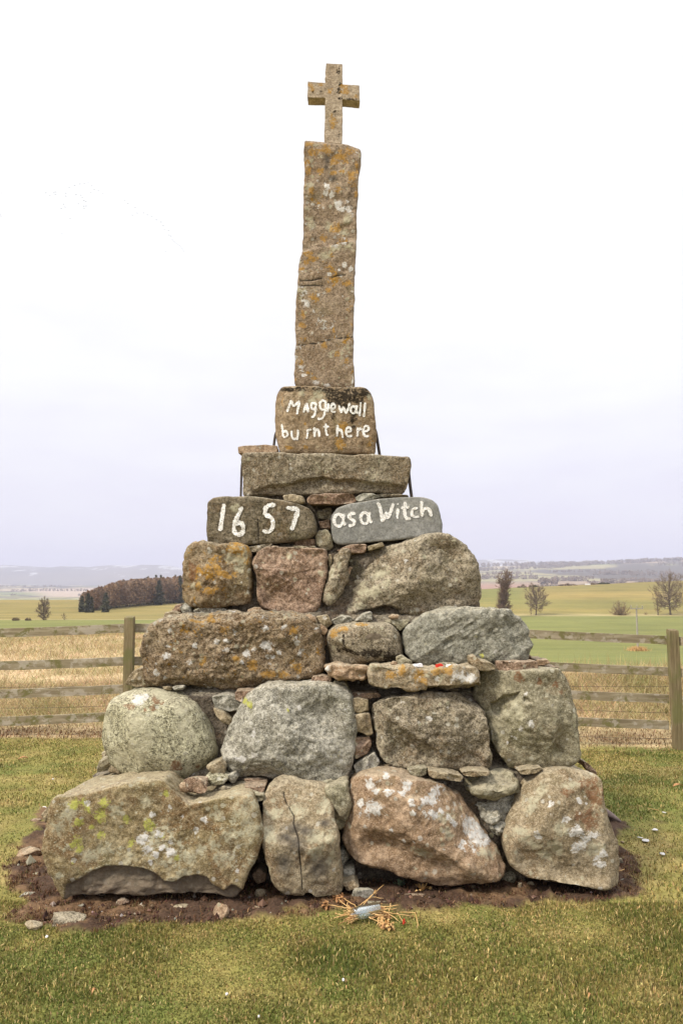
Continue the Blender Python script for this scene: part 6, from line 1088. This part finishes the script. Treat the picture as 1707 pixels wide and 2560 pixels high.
for i in range(330):
    s_ = q.uniform(0, 1); px, rr_ = wood_pt(s_, q.uniform(0, 55) * (.4 + .6 * s_)); x = (px - 853.5) / F * rr_; z = gz1(x, rr_); H = (q.uniform(8.6, 10.4)) * (.62 + .38 * min(1, s_ * 3)) * (1 + .25 * s_)
    tt = tree_tris(x, rr_, z + H * .12, H * .90, H * q.uniform(.20, .30), 380, lambda s: np.sin(np.clip(s * .84 + .16, 0, 1) * math.pi) ** .6, .65, .75); Vt.append(tt); Ct.append(np.tile(np.array(((.28, .18, .11), (.23, .16, .11), (.34, .23, .145), (.19, .14, .10), (.27, .165, .10))[int(q.integers(5))]) * q.uniform(.85, 1.15), (len(tt), 1)))
    if i % 2 == 0: kf.tube([(x, rr_, z), (x + q.normal(0, .15), rr_, z + H * .7)], [.13, .06], 4, cap=False)
V = np.vstack(Vt); n_ = len(V); wv = np.vstack(kf.v); fa = [tuple(f_) for f_ in kf.f]
w_ = mesh_obj('woodland', np.vstack([V, wv]), np.arange(n_).reshape(-1, 3).tolist() + [tuple(i + n_ for i in f_) for f_ in fa], M['blade'], colors=np.vstack(Ct + [np.tile((.17, .14, .115), (len(wv), 1))]))
tag(w_, 'reddish brown leafless plantation on the slope of the left pasture', 'woodland', kind='stuff')
CON = [(209, 1532, 301, 40, 11, 'dark conifer at the left end of the brown wood'), (224, 1531, 296, 46, 14, 'tall green conifer second from the left end of the wood'), (268, 1529, 300, 46, 18, 'broad dark conifer standing out at the front of the wood'), (232, 1532, 296, 38, 12, 'lower conifer tucked right of the tall green one'),
       (400, 1515, 372, 64, 26, 'broad dark conifer inside the right half of the wood'), (452, 1506, 395, 66, 30, 'dark conifer at the right end of the wood beside the cairn'), (392, 1514, 420, 76, 8, 'conifer top rising above the wood, middle of the skyline row'), (372, 1516, 420, 74, 8, 'conifer top rising above the wood, left of the skyline row'), (404, 1512, 425, 74, 8, 'conifer top rising above the wood, right of the skyline row'), (440, 1510, 425, 72, 8, 'single conifer top above the right end of the wood')]
for i, (px, py, rr_, hp, wp, lb) in enumerate(CON):
    x = (px - 853.5) / F * rr_; z = gz1(x, rr_); H = at(px, py - hp, rr_)[2] - z
    V = tree_tris(x, rr_, z + H * .03, H * .97, wp / F * rr_ * .85, 1500, lambda s: np.clip(1 - s, 0, 1) ** .8 * (.75 + .25 * np.sin(s * 23 + i)) * (.6 + .4 * np.clip(s * 6, 0, 1)), .9, .6)
    e = empty('conifer', (x, rr_, z), lb, 'tree', 'dark conifers in the wood')
    MB().tube([(x, rr_, z - .2), (x, rr_, z + H * .95)], [.2, .04], 5).build('trunk', M['bark'], e, (x, rr_, z)); mesh_obj('crown', V, np.arange(len(V)).reshape(-1, 3), M['conifer'], e, (x, rr_, z))
# far woods and hedgerow trees on the slopes beyond
Vt = []; q = np.random.default_rng(23)
def clump(px, r_, w, h, n):
    for i in range(n):
        pxx = px + q.uniform(-.5, .5) * w; rr_ = r_ * (1 + q.uniform(-.012, .012)); x = (pxx - 853.5) / F * rr_; z = gz1(x, rr_); H = h / F * r_ * q.uniform(.7, 1.1); Vt.append(tree_tris(x, rr_, z, H, H * .5, 26, lambda s: np.sin(np.clip(s * .9 + .1, 0, 1) * math.pi) ** .5, H * .4, .7))
for (px, r_, w, h, n) in ((1368, 1650, 44, 15, 26), (1450, 2300, 60, 7, 24), (1480, 1700, 26, 8, 8), (1530, 1750, 60, 12, 26), (1610, 1800, 20, 12, 8), (1590, 2100, 90, 8, 26), (1420, 3600, 110, 8, 60), (1560, 3900, 330, 7, 130), (1300, 3500, 220, 8, 90), (1500, 2900, 260, 6, 70), (1640, 2500, 140, 8, 40), (1250, 2700, 160, 7, 50), (1700, 3300, 120, 7, 30), (1260, 2300, 160, 11, 50), (1420, 2100, 90, 12, 40), (1580, 2600, 200, 9, 80), (1500, 3800, 400, 10, 220), (1350, 4000, 300, 9, 120), (1640, 1900, 110, 10, 40), (1380, 1400, 60, 7, 16)): clump(px, r_, w, h, n)
for (px, r_, w, h, n) in ((160, 3300, 260, 6, 70), (60, 4200, 200, 4, 50), (260, 2700, 120, 8, 44), (40, 2700, 20, 4, 6), (20, 5200, 160, 4, 40)): clump(px, r_, w, h, n)
V = np.vstack(Vt); tag(mesh_obj('far_woods', V, np.arange(len(V)).reshape(-1, 3), M['twig_brown']), 'hazy woods and hedgerow trees across the far slopes', 'woodland', kind='stuff')

# ------------------------------------------------------------------ skein of geese
m, t, b = new_mat('bird'); M['bird'] = m; t.links.new(ramp(t, noise(t, node(t, 'ShaderNodeTexCoord').outputs['Object'], 6, 3), [(.35, (.10, .09, .08)), (.65, (.18, .16, .15))]), b.inputs[0])
BD = [(22, 90), (18, 260), (5, 428), (14, 443), (362, 258), (392, 280), (423, 258), (437, 252), (437, 273), (517, 262), (517, 284), (500, 348), (513, 370), (483, 382), (552, 458), (545, 215), (587, 200), (628, 188), (663, 184), (695, 180), (722, 203), (740, 231), (775, 242), (806, 262), (714, 257), (598, 273), (636, 277), (647, 294), (659, 319), (675, 326), (618, 344), (659, 363), (677, 362), (662, 382), (487, 580), (978, 317), (1004, 342), (1061, 373), (1077, 417), (1039, 434), (1127, 416), (1158, 431), (1190, 442), (1228, 470), (1263, 487), (1280, 516), (1290, 544), (1323, 553), (1323, 590), (1340, 598), (1352, 626), (1367, 643), (1389, 659), (1410, 671), (1427, 693), (1441, 716), (1301, 718)]
mb = MB(); mb.tube([(-.42, 0, .02), (-.30, 0, .03), (-.1, 0, .0), (.15, 0, 0), (.32, 0, .02), (.48, 0, .07), (.62, 0, .10), (.72, 0, .09)], [.02, .06, .11, .12, .08, .04, .04, .01], 8)
for s_ in (-1, 1):
    W_ = [(.16, .06, .05), (-.14, .06, .05), (-.10, .38 * 1, .16), (.14, .38, .18), (-.14, .75, .10), (.0, .80, .10)]; W_ = np.array([(a, s_ * b_, c_) for a, b_, c_ in W_]); Wt = W_ + (0, 0, .03)
    mb.add(np.vstack([W_, Wt]), [(0, 1, 2, 3), (3, 2, 4, 5), (6, 9, 8, 7), (9, 11, 10, 8), (0, 3, 9, 6), (3, 5, 11, 9), (1, 7, 8, 2), (2, 8, 10, 4), (4, 10, 11, 5)])
me0 = None
for i, (bx, by) in enumerate(BD):
    P = at(bx / 3.136, 400 + by / 3.136, 560)
    if me0 is None: o = mb.build('bird', M['bird']); me0 = o
    else: o = me0.copy(); COL.objects.link(o)
    o.location = P + np.array((0, random.Random(i).uniform(-15, 15) * 0, 0)); o.rotation_euler = (math.radians(8), math.radians(random.Random(i).uniform(-6, 10)), math.radians(-35 + random.Random(i + 9).uniform(-12, 12)))
    tag(o, 'tiny dark bird in the distant skein crossing the pale sky' if bx > 100 else 'tiny dark bird trailing the skein at the left edge of the sky', 'bird', 'birds of the distant skein' if bx > 100 else 'birds at the left edge of the sky')

# ------------------------------------------------------------------ the air
m = bpy.data.materials.new('haze'); m.use_nodes = True; t = m.node_tree
for n in list(t.nodes): t.nodes.remove(n)
out = node(t, 'ShaderNodeOutputMaterial'); pv = node(t, 'ShaderNodeVolumePrincipled', {'Color': (.78, .80, 1.0), 'Density': HAZE, 'Anisotropy': .0}); t.links.new(pv.outputs[0], out.inputs['Volume'])
m.cycles.homogeneous_volume = True
hb = MB().box((0, 0, 100), (22400, 22400, 400)).build('haze', m); tag(hb, 'pale lavender haze softening the far valley', 'haze', kind='stuff')
